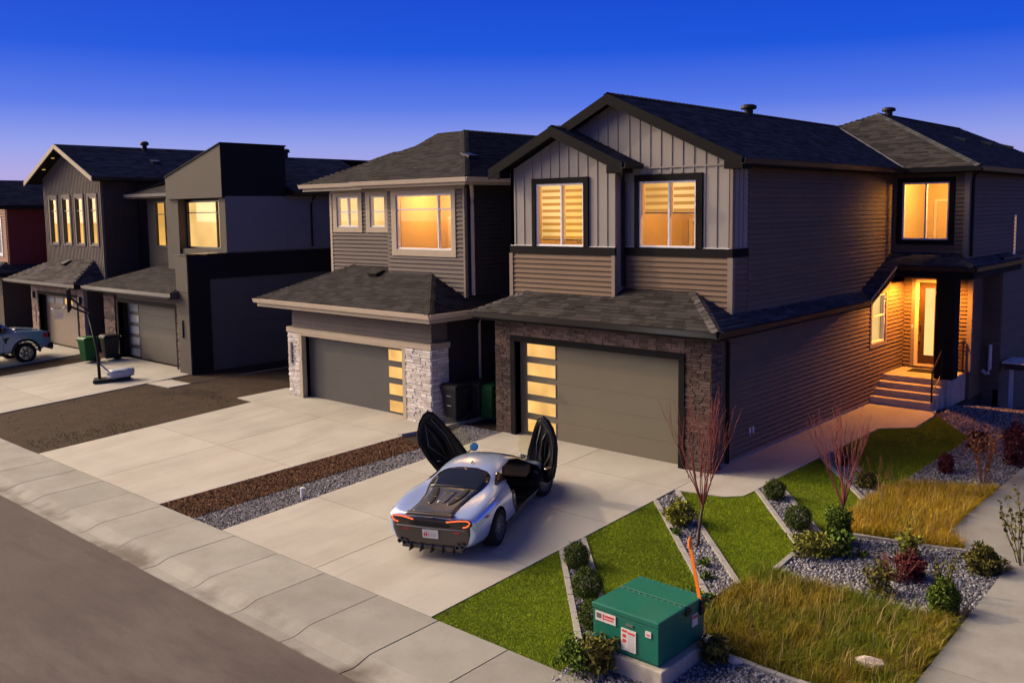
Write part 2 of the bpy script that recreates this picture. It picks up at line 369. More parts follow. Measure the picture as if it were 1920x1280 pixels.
# pavement with rolled kerb and gutter, one casting per bay
pv = empty_struct("pavement", (0,-9.2,-.43))
kp = [(-8.545,-.427),(-9.78,-.454),(-9.9,-.462),(-10.0,-.49),(-10.12,-.530),(-10.2,-.545),(-10.425,-.532),(-10.425,-.66),(-8.545,-.66)]
bay = MB().prism([(0,y,z) for y, z in kp], (1.432,0,0))
bay_me = None
for k in range(-24, 8):
    x = .88+1.45*k
    if bay_me is None:
        o = build("pavement_slab", MB().prism([(0+ORG[pv.name].x,y,z) for y, z in kp], (1.432,0,0)), "concrete_walk", pv); bay_me = o.data
    else:
        o = bpy.data.objects.new("pavement_slab", bay_me); link(o, pv)
    o.location.x = x+random.uniform(-.004,.004); o.location.z = random.uniform(-.004,.003)
def slab_poly(pts, parent, name="slab", m="concrete", lift=.0, th=.12, bevel=.008):
    b = MB(); b.prism([(x, y, gz(y, x)+lift) for x, y in pts], (0,0,-th)); return build(name, b, m, parent)
def grid_slabs(parent, xs, ys, gap=.008, m="concrete", lift=0.0):
    for i in range(len(xs)-1):
        for j in range(len(ys)-1):
            slab_poly([(xs[i]+gap,ys[j]+gap),(xs[i+1]-gap,ys[j]+gap),(xs[i+1]-gap,ys[j+1]-gap),(xs[i]+gap,ys[j+1]-gap)], parent, m=m, lift=lift)
dA = empty_struct("driveway", (-2.3,-4.2,-.2)); grid_slabs(dA, [-5.43,-2.33,.70], [-8.535,-6.22,-3.83,-1.47,0.0])
dB = empty_struct("driveway", (-11,-4.2,-.2)); grid_slabs(dB, [-14.6,-11.05], [-8.535,-5.28,-2.0,-.45])
rx = lambda y: -7.985+(y+8.535)*.083
for ya, yb in ((-8.527,-5.288),(-5.272,-2.008)): slab_poly([(-11.042,ya),(rx(ya),ya),(rx(yb),yb),(-11.042,yb)], dB)
slab_poly([(-11.042,-1.992),(-7.62,-1.992),(-7.62,-.46),(-11.042,-.46)], dB)
slab_poly([(-15.55,-1.96),(-14.61,-1.99),(-14.61,-.2),(-15.3,-.2)], dB)
slab_poly([(-7.61,-1.98),(-7.45,-1.98),(-6.98,-.72),(-6.98,2.5),(-7.61,2.5)], dB, lift=.06, th=.25)
dC = empty_struct("driveway", (-24,-4.2,-.2)); grid_slabs(dC, [-27.25,-23.9,-20.6], [-8.535,-5.7,-2.5,-.4])
slab_poly([(-20.59,-2.5),(-19.16,-2.44),(-18.9,.5),(-18.9,6),(-20.59,6)], dC)
dD = empty_struct("driveway", (-32,-4.2,-.2)); grid_slabs(dD, [-35.4,-32.3,-29.25], [-8.535,-5.7,-2.8,-.7])
# strips of soil, bark and stone between the drives
struct(build("soil_bed", MB().prism([(-20.6,-8.54,gz(-8.54)-.03),(-14.6,-8.54,gz(-8.54)-.03),(-14.6,0,-.03),(-20.6,0,-.03)], (0,0,-.05)), "soil"))
struct(build("soil_bed", MB().box(-20.6,-14.2,0,14,-.08,-.03), "soil"))
struct(build("soil_bed", MB().prism([(-29.25,-8.54,gz(-8.54)-.03),(-27.25,-8.54,gz(-8.54)-.03),(-27.25,0,-.03),(-29.25,0,-.03)], (0,0,-.05)), "soil"))
struct(build("planting_strip", MB().prism([(-7.98,-8.54,gz(-8.54)-.035),(-5.43,-8.54,gz(-8.54)-.035),(-5.43,0,-.035),(-7.3,0,-.035)], (0,0,-.05)), "soil"))
# side walk of the near house
wk = empty_struct("side_path", (1.5,3,0))
slab_poly([(.708,-1.50),(1.76,-1.28),(2.05,-1.02),(2.1,-.60),(2.1,-.22),(.708,-.22)], wk)
for ya, yb in ((-.21,1.75),(1.758,3.6),(3.608,5.5)):
    slab_poly([(.72,ya),(2.1,ya),(2.1,yb),(.72,yb)], wk)
slab_poly([(.72,5.508),(2.1,5.508),(2.1,6.3),(2.81,7.03),(2.78,7.2),(.72,7.2)], wk); slab_poly([(.72,7.208),(2.78,7.208),(2.74,8.7),(2.58,9.4),(.72,9.4)], wk)
# pavement along the side street
sp = empty_struct("pavement", (8,-3,0))
for ya, yb in ((-12,-9.2),(-9.19,-7.5),(-7.49,-5.5),(-5.49,-3.55),(-3.54,-1.42)):
    slab_poly([(7.15,ya),(10.2,ya),(10.2,yb),(7.15,yb)], sp, m="concrete_walk", lift=.03)
slab_poly([(5.97,-.70),(6.4,-1.26),(7.0,-1.41),(10.2,-1.41),(10.2,.25),(5.95,.25)], sp, m="concrete_walk", lift=.03)
for ya, yb in ((.258,1.9),(1.908,3.6),(3.608,5.6),(5.608,8),(8.008,11)):
    slab_poly([(5.95,ya),(10.2,ya),(10.2,yb),(5.95,yb)], sp, m="concrete_walk", lift=.03)

def in_poly(P, poly):
    x, y = P[:,0], P[:,1]; r = np.zeros(len(P), bool); n = len(poly); j = n-1
    for i in range(n):
        xi, yi = poly[i]; xj, yj = poly[j]
        if yi != yj: r ^= ((yi > y) != (yj > y)) & (x < (xj-xi)*(y-yi)/(yj-yi)+xi)
        j = i
    return r
def scatter(poly, dens):
    a = np.array(poly); lo, hi = a.min(0), a.max(0); n = int(dens*np.prod(hi-lo))
    P = lo+(hi-lo)*rng.random((n,2)); return P[in_poly(P, poly)]
gzv = np.vectorize(gz)
def base_poly(name, poly, m, lift):
    return struct(build(name, MB().prism([(x,y,gz(y,x)+lift) for x, y in poly], (0,0,-.06)), m))
PHI = (1+5**.5)/2
ICO = np.array([(-1,PHI,0),(1,PHI,0),(-1,-PHI,0),(1,-PHI,0),(0,-1,PHI),(0,1,PHI),(0,-1,-PHI),(0,1,-PHI),(PHI,0,-1),(PHI,0,1),(-PHI,0,-1),(-PHI,0,1)])/math.sqrt(1+PHI*PHI)
ICF = np.array([(0,11,5),(0,5,1),(0,1,7),(0,7,10),(0,10,11),(1,5,9),(5,11,4),(11,10,2),(10,7,6),(7,1,8),(3,9,4),(3,4,2),(3,2,6),(3,6,8),(3,8,9),(4,9,5),(2,4,11),(6,2,10),(8,6,7),(9,8,1)])
OCT = np.array([(1,0,0),(-1,0,0),(0,1,0),(0,-1,0),(0,0,1),(0,0,-1.)]); OCF = np.array([(0,2,4),(2,1,4),(1,3,4),(3,0,4),(2,0,5),(1,2,5),(3,1,5),(0,3,5)])
def rand_rot(n):
    q = rng.normal(size=(n,4)); q /= np.linalg.norm(q, axis=1)[:,None]; w, x, y, z = q.T
    return np.stack([1-2*(y*y+z*z),2*(x*y-z*w),2*(x*z+y*w),2*(x*y+z*w),1-2*(x*x+z*z),2*(y*z-x*w),2*(x*z-y*w),2*(y*z+x*w),1-2*(x*x+y*y)],1).reshape(n,3,3)
def stones(name, P, size, m, lift, flat=(1,.8,.6), tpl=(ICO,ICF), jit=.22, parent=None, spread=.45):
    n = len(P); T, F = tpl; k = len(T)
    base = T[None]*(1+jit*rng.normal(size=(n,k,1)))*np.array(flat)[None,None]
    sz = size*(1+spread*rng.normal(size=n)).clip(.45,2.0)
    V = np.einsum('nij,nkj->nki', rand_rot(n), base)*sz[:,None,None]
    V[:,:,:2] += P[:,None,:]; V[:,:,2] += (gzv(P[:,1], P[:,0])+lift)[:,None]
    FF = (F[None]+(np.arange(n)*k)[:,None,None]).reshape(-1,3)
    t = np.repeat(rng.random(n)**1.2, len(F))
    return stuff(big(name, V.reshape(-1,3), FF, m, parent, t))
def blades(name, P, h, w, m, lean=.35, hvar=.35, segs=2, lift=0.0, tonebase=None, dirbias=(0,0)):
    n = len(P); a = rng.random(n)*2*np.pi; hh = h*(1+hvar*rng.normal(size=n)).clip(.35,2.2); ww = w*(.7+.6*rng.random(n))
    L0 = lean*np.abs(rng.normal(size=n))*hh; la = rng.random(n)*2*np.pi
    dx, dy = np.cos(la)*L0+dirbias[0]*hh, np.sin(la)*L0+dirbias[1]*hh
    sx, sy = np.cos(a)*ww*.5, np.sin(a)*ww*.5; z0 = gzv(P[:,1], P[:,0])+lift
    if segs == 1:
        V = np.stack([np.stack([P[:,0]-sx,P[:,1]-sy,z0],1),np.stack([P[:,0]+sx,P[:,1]+sy,z0],1),np.stack([P[:,0]+dx,P[:,1]+dy,z0+hh],1)],1)
        F = np.arange(n*3).reshape(n,3); t = rng.random(n)
    else:
        V = np.stack([np.stack([P[:,0]-sx,P[:,1]-sy,z0],1),np.stack([P[:,0]+sx,P[:,1]+sy,z0],1),
                      np.stack([P[:,0]-sx*.7+dx*.35,P[:,1]-sy*.7+dy*.35,z0+hh*.62],1),np.stack([P[:,0]+sx*.7+dx*.35,P[:,1]+sy*.7+dy*.35,z0+hh*.62],1),
                      np.stack([P[:,0]+dx,P[:,1]+dy,z0+hh],1)],1)
        F = (np.array([(0,1,3),(0,3,2),(2,3,4)])[None]+(np.arange(n)*5)[:,None,None]).reshape(-1,3); t = np.repeat(rng.random(n), 3)
    return stuff(big(name, V.reshape(-1,3), F, m, None, t))

T = [[(.705,-8.53),(.705,-5.37),(3.24,-8.05),(3.30,-8.53)],
     [(.705,-4.66),(.715,-2.31),(3.67,-5.37),(3.95,-6.1),(3.55,-7.55)],
     [(.77,-1.51),(1.76,-1.285),(2.05,-1.025),(2.105,-.6),(4.08,-2.84),(4.15,-3.86),(3.95,-4.73)],
     [(2.105,.28),(2.105,2.6),(4.10,.09),(4.15,-1.2),(4.12,-2.05)],
     [(2.105,3.5),(2.105,6.31),(2.82,7.04),(2.76,8.7),(2.95,8.6),(4.21,6.76),(4.24,1.81),(4.14,.98)]]
for p in T: base_poly("lawn", p, "lawn_base", -.02)
Pl = np.concatenate([scatter(p, 7500 if i < 3 else 4500) for i, p in enumerate(T)])
g = blades("turf_grass", Pl, .021, .008, "turf", lean=.7, hvar=.25, segs=1, lift=-.02)
# gravel
ST = [[(.705,-5.37),(.705,-4.66),(3.62,-7.62),(3.9,-8.6),(3.3,-8.53),(3.24,-8.05)],
      [(.72,-2.31),(.77,-1.51),(3.95,-4.73),(3.99,-5.1),(3.67,-5.37)],
      [(2.1,-.6),(2.105,.28),(4.12,-2.05),(4.08,-2.84)],
      [(2.105,2.6),(2.105,3.5),(4.14,.98),(4.10,.09)]]
BEDS = [[(4.15,-3.86),(4.12,-2.05),(4.57,-1.73),(5.24,-1.60),(5.95,-1.50),(6.50,-1.30),(7.14,-1.44),(7.14,-3.95),(6.37,-4.15),(5.77,-4.06),(4.71,-4.09)],
        [(4.24,1.81),(4.21,6.76),(2.95,8.62),(2.72,9.4),(2.70,13.5),(6.5,13.5),(5.93,9),(5.93,2.5),(5.12,2.08)],
        [(3.25,-8.05),(3.6,-7.5),(4.4,-6.85),(5.4,-6.88),(7.14,-6.9),(7.14,-9.5),(3.3,-9.5),(3.3,-8.53)]]
for p in ST+BEDS: base_poly("gravel_base", p, "gravel_bed", -.03)
Pg = np.concatenate([scatter(p, 1250) for p in ST]+[scatter(BEDS[0], 1100), scatter(BEDS[1], 620), scatter(BEDS[2], 1100)])
stones("gravel", Pg, .021, "stone_grey", -.022)
gs = [(-6.58,-8.5),(-5.44,-8.5),(-5.44,-.2),(-5.7,-.2),(-6.9,-.2),(-6.7,-.8),(-6.25,-2.3)]
stones("gravel_strip", scatter(gs, 1900), .017, "stone_grey", -.028, tpl=(OCT,OCF))
ms = [(-7.96,-8.5),(-6.58,-8.5),(-6.25,-2.4),(-7.42,-2.05)]
stones("bark_mulch", scatter(ms, 2600), .026, "bark", -.022, flat=(1.3,.45,.25), tpl=(OCT,OCF))
stones("soil_clods", np.concatenate([scatter([(-20.5,-8.4),(-14.7,-8.4),(-14.7,0),(-20.5,0)], 70), scatter([(-29.2,-8.4),(-27.3,-8.4),(-27.3,0),(-29.2,0)], 60)]), .016, "clod", -.035, tpl=(OCT,OCF))
wp = np.concatenate([scatter([(-16.4,-8.3),(-14.65,-8.3),(-14.65,-5.4),(-15.8,-5.6)], 90), scatter([(-17,-3),(-14.8,-3),(-14.8,-2.2),(-17,-2)], 40)])
blades("soil_weeds", wp, .07, .02, "leaf_olive", lean=.9, segs=1, lift=-.04)
# long grass
LG = [[(4.15,-1.55),(4.14,.95),(4.31,1.70),(5.12,2.08),(5.92,2.52),(5.95,-.62),(6.38,-1.27),(5.95,-1.46),(5.24,-1.56),(4.57,-1.69)],
      [(4.08,-4.0),(3.97,-4.72),(3.93,-5.3),(4.02,-6.0),(4.55,-6.74),(5.42,-6.82),(7.12,-6.86),(7.12,-4.02),(6.37,-4.13),(5.77,-4.05),(4.71,-4.08)]]
for p in LG: base_poly("grass_base", p, "soil", -.02)
def clumpy(P):
    k = np.sin(P[:,0]*5.1+np.sin(P[:,1]*3.3)*1.7)*np.sin(P[:,1]*4.3+np.sin(P[:,0]*2.9)*1.9)+.5*np.sin(P[:,0]*11+P[:,1]*7); return P[rng.random(len(P)) < .62+.34*k]
blades("amber_grass", clumpy(scatter(LG[0], 10500)), .130, .0065, "amber_grass", lean=.75, hvar=.42, segs=2, lift=-.02, dirbias=(.12,.02))
blades("long_grass", clumpy(scatter(LG[1], 10500)), .130, .0065, "long_grass", lean=.75, hvar=.45, segs=2, lift=-.02, dirbias=(.12,.02))
Pt = np.concatenate([scatter(LG[0], 120), scatter(LG[1], 100)])
blades("grass_stalks", Pt, .27, .007, "straw", lean=.35, segs=2, lift=-.02, dirbias=(.1,.0))
# edging stones along the strips, one row per side
EM = None
def edging(a, b, label, zl=.025):
    global EM
    a, b = Vector(a), Vector(b); d = b-a; n = max(1, round(d.length/.31)); ln = d.length/n
    o = empty("garden_edging", (a.x, a.y, gz(a.y)), label, "edging", "grey edging rows beside the gravel strips")
    for i in range(n):
        c = a+d*((i+.5)/n)
        if EM is None: e = build("edging_stone", MB().box(-.5,.5,-.045,.045,-.09,.0), "edging", o, bevel=.006, origin=(0,0,0)); EM = e.data
        else: e = bpy.data.objects.new("edging_stone", EM); link(e, o)
        e.scale = (ln-.008,1,1); sl = .05*d.y/d.length if c.y < 0 else 0
        e.rotation_euler = (0,-math.atan(sl),math.atan2(d.y,d.x)); e.location = Vector((c.x,c.y,gz(c.y)+zl+random.uniform(-.006,.004)))-ORG[o.name]
edging((.72,-5.33),(3.26,-8.02), "long edging row on the street side of the gravel strip nearest the pavement")
edging((.74,-4.70),(3.0,-7.02), "edging row behind the two clipped balls nearest the pavement")
edging((.74,-2.27),(3.70,-5.34), "edging row on the street side of the strip with the bare staked tree")
edging((.80,-1.54),(3.96,-4.76), "edging row on the house side of the strip with the bare staked tree")
edging((2.12,-.56),(4.08,-2.80), "edging row on the street side of the strip with two balls by the path")
edging((2.13,.24),(4.12,-2.01), "edging row on the house side of the strip with two balls by the path")
edging((2.14,2.58),(4.10,.12), "edging row on the street side of the strip farthest from the road")
edging((2.16,3.47),(4.14,.99), "edging row on the house side of the strip farthest from the road")
edging((4.12,-2.86),(4.15,-3.86), "short edging row between lawn and gravel bed at the grass tip")
edging((4.16,-2.05),(4.58,-1.75), "short edging row beside the dark conical shrub")
edging((4.60,-1.74),(6.50,-1.32), "edging row between the amber long grass and the gravel bed")
edging((4.75,-6.83),(7.10,-6.90), "edging row in front of the long grass beside the green cabinet")
tag(build("drain_pipe", MB().lathe([(.05,0),(.05,.2),(.055,.2),(.055,.24),(.0,.25)], (-5.72,-6.38,gz(-6.38)-.05), n=14), "pvc", smooth=False, origin=(-5.72,-6.38,gz(-6.38))), "white capped drain pipe standing in the gravel strip", "pipe")
# ------------------------------------------------------------------ house helpers
def fp(face, w, u, v, d):
    return (u, w-d, v) if face == 'F' else (w+d, u, v)
def fbox(mb, face, w, u0, u1, v0, v1, d0, d1):
    if face == 'F': mb.box(u0, u1, w-d1, w-d0, v0, v1)
    else: mb.box(w+d0, w+d1, u0, u1, v0, v1)
    return mb
def wall(parent, face, w, u0, u1, v0, v1, holes=(), m="siding_dark", th=.15, name="wall"):
    us = sorted({u0, u1, *[min(max(h[k], u0), u1) for h in holes for k in (0,1)]}); vs_ = sorted({v0, v1, *[min(max(h[k], v0), v1) for h in holes for k in (2,3)]})
    mb = MB()
    for i in range(len(us)-1):
        j = 0
        while j < len(vs_)-1:
            um = (us[i]+us[i+1])/2; inside = lambda jj: any(h[0] < um < h[1] and h[2] < (vs_[jj]+vs_[jj+1])/2 < h[3] for h in holes)
            if inside(j): j += 1; continue
            k = j
            while k+1 < len(vs_)-1 and not inside(k+1): k += 1
            fbox(mb, face, w, us[i], us[i+1], vs_[j], vs_[k+1], -th, 0); j = k+1
    return build(name, mb, m, parent)
WEDGE = {}
def unit_board(kind):
    if kind in WEDGE: return WEDGE[kind]
    me = bpy.data.meshes.new(kind)
    if kind == "siding_board":     # lapped board: proud at its foot
        v = [(0,-.046,0),(0,-.006,1),(0,.004,1),(0,.004,0)]; v = v+[(1,b,c) for _, b, c in v]
    elif kind == "batten":
        v = [(-.5,-.018,0),(-.5,-.018,1),(-.5,.002,1),(-.5,.002,0)]; v = v+[(.5,b,c) for _, b, c in v]
    me.from_pydata(v, [], [(0,1,2,3),(7,6,5,4),(0,4,5,1),(1,5,6,2),(2,6,7,3),(3,7,4,0)]); me.update(); WEDGE[kind] = me; return me
def piece(name, me, m, parent, loc, rotz, scale):
    key = (me.name, m)
    if key not in WEDGE: c = me.copy(); c.materials.clear(); c.materials.append(MATS[m]); WEDGE[key] = c
    o = bpy.data.objects.new(name, WEDGE[key]); link(o, parent); o.location = Vector(loc)-ORG[parent.name]; o.rotation_euler = (0,0,rotz); o.scale = scale; return o
def minus(u0, u1, cuts):
    segs = [(u0, u1)]
    for a, b in cuts:
        segs = [s for (p, q) in segs for s in ((p, min(q, a)), (max(p, b), q)) if s[1]-s[0] > .02]
    return segs
def lap(parent, face, w, u0, u1, v0, v1, m, expo=.125, holes=(), outline=None, joined=False):
    mb = MB(); me = unit_board("siding_board"); n = max(1, round((v1-v0)/expo)); e = (v1-v0)/n
    for i in range(n):
        v = v0+i*e; vm = v+e/2
        a, b = outline(vm) if outline else (u0, u1)
        for p, q in minus(a, b, [(h[0], h[1]) for h in holes if h[2] < vm < h[3]]):
            if joined:
                c = [fp(face,w,p,v,.046),fp(face,w,q,v,.046),fp(face,w,q,v+e,.005),fp(face,w,p,v+e,.005),fp(face,w,p,v,-.004),fp(face,w,q,v,-.004)]
                mb.add(c, [(0,1,2,3),(4,5,1,0)] if face == 'F' else [(0,1,2,3),(4,5,1,0)])
            else:
                piece("siding_board", me, m, parent, fp(face,w,p,v,0), 0 if face == 'F' else math.pi/2, (q-p,1,e))
    if joined: stuff(build("siding_boards", mb, m, parent))
def battens(parent, face, w, u0, u1, v0, top, m, step=.30, width=.055, holes=(), joined=False):
    mb = MB(); me = unit_board("batten"); u = u0+step/2
    while u < u1:
        t = top(u) if callable(top) else top
        for p, q in minus(v0, t, [(h[2], h[3]) for h in holes if h[0]-width/2 < u < h[1]+width/2]):
            if joined: fbox(mb, face, w, u-width/2, u+width/2, p, q, -.002, .018)
            else: piece("batten", me, m, parent, fp(face,w,u,p,0), 0 if face == 'F' else math.pi/2, (width,1,q-p))
        u += step
    if joined: stuff(build("battens", mb, m, parent))
STN = []
def stone_meshes():
    if not STN:
        for k in range(6):
            me = bpy.data.meshes.new("stone"); j = lambda a: a+random.uniform(-.05,.05)
            v = [(j(.03),0,j(.08)),(j(.97),0,j(.08)),(j(.97),0,j(.92)),(j(.03),0,j(.92))]
            v = [(x,.03,z) for x, _, z in [(0,0,0),(1,0,0),(1,0,1),(0,0,1)]]+[(x,-1+random.uniform(-.3,.3),z) for x, y, z in v]
            me.from_pydata(v, [], [(4,5,6,7),(0,1,5,4),(1,2,6,5),(2,3,7,6),(3,0,4,7)]); me.update(); STN.append(me)
    return STN
def stone_wall(parent, face, w, u0, u1, v0, v1, m, h=(.045,.075), l=(.12,.34), d=(.012,.035), joined=False, name="stone"):
    v = v0; mb = MB(); first = True
    while v < v1-.02:
        hh = min(random.uniform(*h), v1-v); u = u0
        while u < u1-.01:
            ll = random.uniform(*l)
            if u1-(u+ll) < l[0]*.7: ll = u1-u
            dd = random.uniform(*d)
            if joined: fbox(mb, face, w, u+.004, u+ll-.004, v+.003, v+hh-.003, 0, dd)
            else: piece(name, random.choice(stone_meshes()), m, parent, fp(face,w,u,v,0), 0 if face == 'F' else math.pi/2, (ll-.006,dd,hh-.005))
            u += ll
        v += hh
    if joined: stuff(build(name+"_courses", mb, m, parent, tone=True))
def window(parent, face, w, u0, u1, v0, v1, frame="vinyl_white", trim="black_trim", tw=(.12,.12,.12,.12), cols=(), rows=(), cells=None, content="blind", lit=None,
           depth=2.4, power=60, blind_to=None, fw=.05, trim_d=.035, lampu=.5, lampd=.5, room=None):
    mb = MB(); l, r, b, t = tw
    if trim:
        for bb in ((u0-l,u1+r,v1,v1+t),(u0-l,u1+r,v0-b,v0),(u0-l,u0,v0,v1),(u1,u1+r,v0,v1)):
            if bb[1]-bb[0] > .001 and bb[3]-bb[2] > .001: fbox(mb, face, w, *bb, -.02, trim_d+.02)
    if not mb.v: fbox(mb, face, w, u0, u1, v0-.03, v0, -.02, .05)
    win = build("window", mb, trim or frame, parent)
    f = MB()
    for bb in ((u0,u1,v1-fw,v1),(u0,u1,v0,v0+fw),(u0,u0+fw,v0+fw,v1-fw),(u1-fw,u1,v0+fw,v1-fw)): fbox(f, face, w, *bb, -.09, .018)
    if cells is None:
        cu = [u0+fw]+[u0+(u1-u0)*c for c in cols]+[u1-fw]; cv = [v0+fw]+[v0+(v1-v0)*c for c in rows]+[v1-fw]
        for c in cu[1:-1]: fbox(f, face, w, c-.025, c+.025, v0+fw, v1-fw, -.085, .012)
        for i in range(len(cu)-1):
            for c in cv[1:-1]: fbox(f, face, w, cu[i]+(.025 if i else 0), cu[i+1]-(.025 if i < len(cu)-2 else 0), c-.02, c+.02, -.08, .008)
    build("frame", f, frame, win, bevel=.004)
    for i in range(len(cu)-1):
        for j in range(len(cv)-1):
            build("pane", fbox(MB(), face, w, cu[i], cu[i+1], cv[j], cv[j+1], -.046, -.040), GLASS, win)
    if content == "blind":
        build("blind", fbox(MB(), face, w, u0+.01, u1-.01, v0+.01, v1-.01, -.135, -.125), lit or LIT, win)
    else:
        e = .25; D = depth; a, c = fp(face,w,0,0,0), None
        U0, U1, V0, V1 = room or (u0-.5, u1+.5, v0-.75, v1+.35)
        q = lambda u, v, d: fp(face,w,u,v,-d); s0 = .151
        rm = MB(); rm.poly([q(U0,V0,D),q(U1,V0,D),q(U1,V1,D),q(U0,V1,D)]); rm.poly([q(U0,V0,s0),q(U0,V0,D),q(U0,V1,D),q(U0,V1,s0)]); rm.poly([q(U1,V0,s0),q(U1,V1,s0),q(U1,V1,D),q(U1,V0,D)])
        rm.poly([q(U0,V0,s0),q(U1,V0,s0),q(U1,V0,D),q(U0,V0,D)]); rm.poly([q(U0,V1,s0),q(U0,V1,D),q(U1,V1,D),q(U1,V1,s0)])
        build("room", rm, "room_wall", win)
        # door casing, a picture and a sideboard inside
        b2 = MB()
        for bb in ((U0+.25,U0+.33,V0,V0+2.0),(U0+1.05,U0+1.13,V0,V0+2.0),(U0+.25,U0+1.13,V0+2.0,V0+2.08)): fbox(b2, face, w, *bb, -D, -D+.05)
        build("inner_door_casing", b2, "vinyl_white", win)
        build("picture", fbox(MB(), face, w, U1-1.0, U1-.7, V0+1.15, V0+1.65, -D, -D+.03), "door_brown", win)
        build("sideboard", fbox(MB(), face, w, U1-1.3, U1-.3, V0, V0+.82, -D, -D+.4), "door_brown", win)
        ld = bpy.data.lights.new("ceiling_lamp", 'POINT'); ld.energy = power; ld.color = (1,.46,.085); ld.shadow_soft_size = .12
        lo = bpy.data.objects.new("ceiling_lamp", ld); link(lo, win); lo.location = Vector(q(U0+(U1-U0)*lampu, V1-.35, D*lampd))-ORG[parent.name]
        if blind_to is not None:
            n = max(2, round((v1-blind_to)/.185)); e = (v1-.06-blind_to)/n
            for c in range(len(cu)-1):
                build("blind", fbox(MB(), face, w, cu[c]+.03, cu[c+1]-.01, blind_to, v1-.05, -.136, -.13), LIT2 if (c+(u0 < -3)) % 2 else LIT, win)
                for k in range(n):
                    v = blind_to+e*k
                    build("blind_slat", fbox(MB(), face, w, cu[c]+.05, cu[c+1]-.02, v+.005, v+e*.48, -.128, -.120), LITS, win)
                build("blind_rail", fbox(MB(), face, w, cu[c]+.03, cu[c+1]-.01, blind_to-.03, blind_to, -.14, -.115), "panel_taupe", win)
    return win
def gutter(parent, a, b, out, m="gutter_dark", name="gutter"):
    a, b, out = Vector(a), Vector(b), Vector(out); z = Vector((0,0,1))
    pr = [(0,0),(0,-.125),(.085,-.125),(.12,0),(.108,0),(.078,-.113),(.008,-.113),(.008,0)]
    return build(name, MB().prism([a+out*o+z*h for o, h in pr], b-a), m, parent)
def poly2d(pts):
    P0, P1 = Vector(pts[0]), Vector(pts[1]); U = (P1-P0).normalized(); n = Vector((0,0,0))
    for i in range(len(pts)): n += Vector(pts[i]).cross(Vector(pts[(i+1) % len(pts)]))
    n.normalize()
    if n.z < 0: n = -n
    V = n.cross(U)
    if V.z < 0: V = -V
    return P0, U, V, n, [((Vector(p)-P0).dot(U), (Vector(p)-P0).dot(V)) for p in pts]
def span(poly, v):
    xs = []
    for i in range(len(poly)):
        (a, b), (c, d) = poly[i], poly[(i+1) % len(poly)]
        if (b <= v) != (d <= v): xs.append(a+(c-a)*(v-b)/(d-b))
    return (min(xs), max(xs)) if len(xs) >= 2 else None
def roof_plane(parent, pts, m, th=.10, expo=.143, tab=.32, single=0, deck="dark_fascia", skip=None):
    """a roof slope: deck plus courses of shingles laid from the eave (first edge) upwards"""
    P0, U, V, n, q = poly2d(pts)
    rf = build("roof_slope", MB().prism([Vector(p)-n*.012 for p in pts], -n*th), deck, parent)
    vmax = max(p[1] for p in q); vmin = min(p[1] for p in q); rows = int(math.ceil(vmax/expo)); vv = []; ff = []; tt = []; cnt = 0
    for i in range(math.floor(vmin/expo+.01), rows):
        v = i*expo; sp = span(q, min(v+expo*.5, vmax-.001))
        if not sp: continue
        a, b = sp; u = a-random.uniform(0, tab)
        while u < b:
            w = tab*random.choice((.55,.75,1,1,1.25)); p, s = max(u, a), min(u+w, b); u += w
            if s-p < .02: continue
            h = random.choice((.010,.012,.020)); ve = min(v+expo*1.25, vmax+.01)
            if cnt < single:
                me = WEDGE.get("shingle")
                if me is None:
                    me = bpy.data.meshes.new("shingle"); me.from_pydata([(0,0,0),(1,0,0),(1,1,.1),(0,1,.1),(0,0,1),(1,0,1)], [], [(4,5,2,3),(0,1,5,4),(0,4,3),(1,2,5)]); WEDGE["shingle"] = me
                key = ("shingle", m)
                if key not in WEDGE: c = me.copy(); c.materials.append(MATS[m]); WEDGE[key] = c
                o = bpy.data.objects.new("shingle", WEDGE[key]); link(o, rf)
                M3 = Matrix((U, V, n)).transposed(); pos = P0+U*(p+.002)+V*(v-.01)-ORG[parent.name]
                o.matrix_local = Matrix.Translation(pos) @ M3.to_4x4() @ Matrix.Diagonal((s-p-.004, ve-v+.01, h, 1)); cnt += 1
            else:
                k = len(vv); A = P0+V*(v-.01); B = P0+V*ve
                vv += [A+U*p, A+U*s, A+U*p+n*h, A+U*s+n*h, B+U*s+n*.001, B+U*p+n*.001]; ff += [(k,k+1,k+3,k+2),(k+2,k+3,k+4,k+5)]; r = random.random(); tt += [r, r]
    if vv: big("shingles", [tuple(x) for x in vv], ff, m, rf, tt, kind="stuff")
    return rf
def ridge_caps(parent, a, b, m, w=.14, step=.2):
    a, b = Vector(a), Vector(b); n = max(1, int((b-a).length/step)); d = (b-a)/n; dn = d.normalized(); s = dn.cross(Vector((0,0,1))).normalized()
    mb = MB()
    for i in range(n):
        p = a+d*i; q = p+d*1.12; z = Vector((0,0,.022)); zz = Vector((0,0,.008)); dz = Vector((0,0,-w*.42))
        mb.add([p+z, p+s*w+dz+z, q+s*w+dz+zz, q+zz, p-s*w+dz+z, q-s*w+dz+zz], [(0,1,2,3),(0,3,5,4)])
    return stuff(build("ridge_caps", mb, m, parent, tone=True))
def roof_vent(parent, p, r=.17, h=.30):
    p = Vector(p); return build("roof_vent", MB().lathe([(r*.62,-.15),(r*.62,h*.55),(r*1.05,h*.55),(r*1.12,h*.68),(r*1.08,h*.88),(r*.7,h),(0,h+.02)], p, n=18), "bin_black", parent, smooth=False)
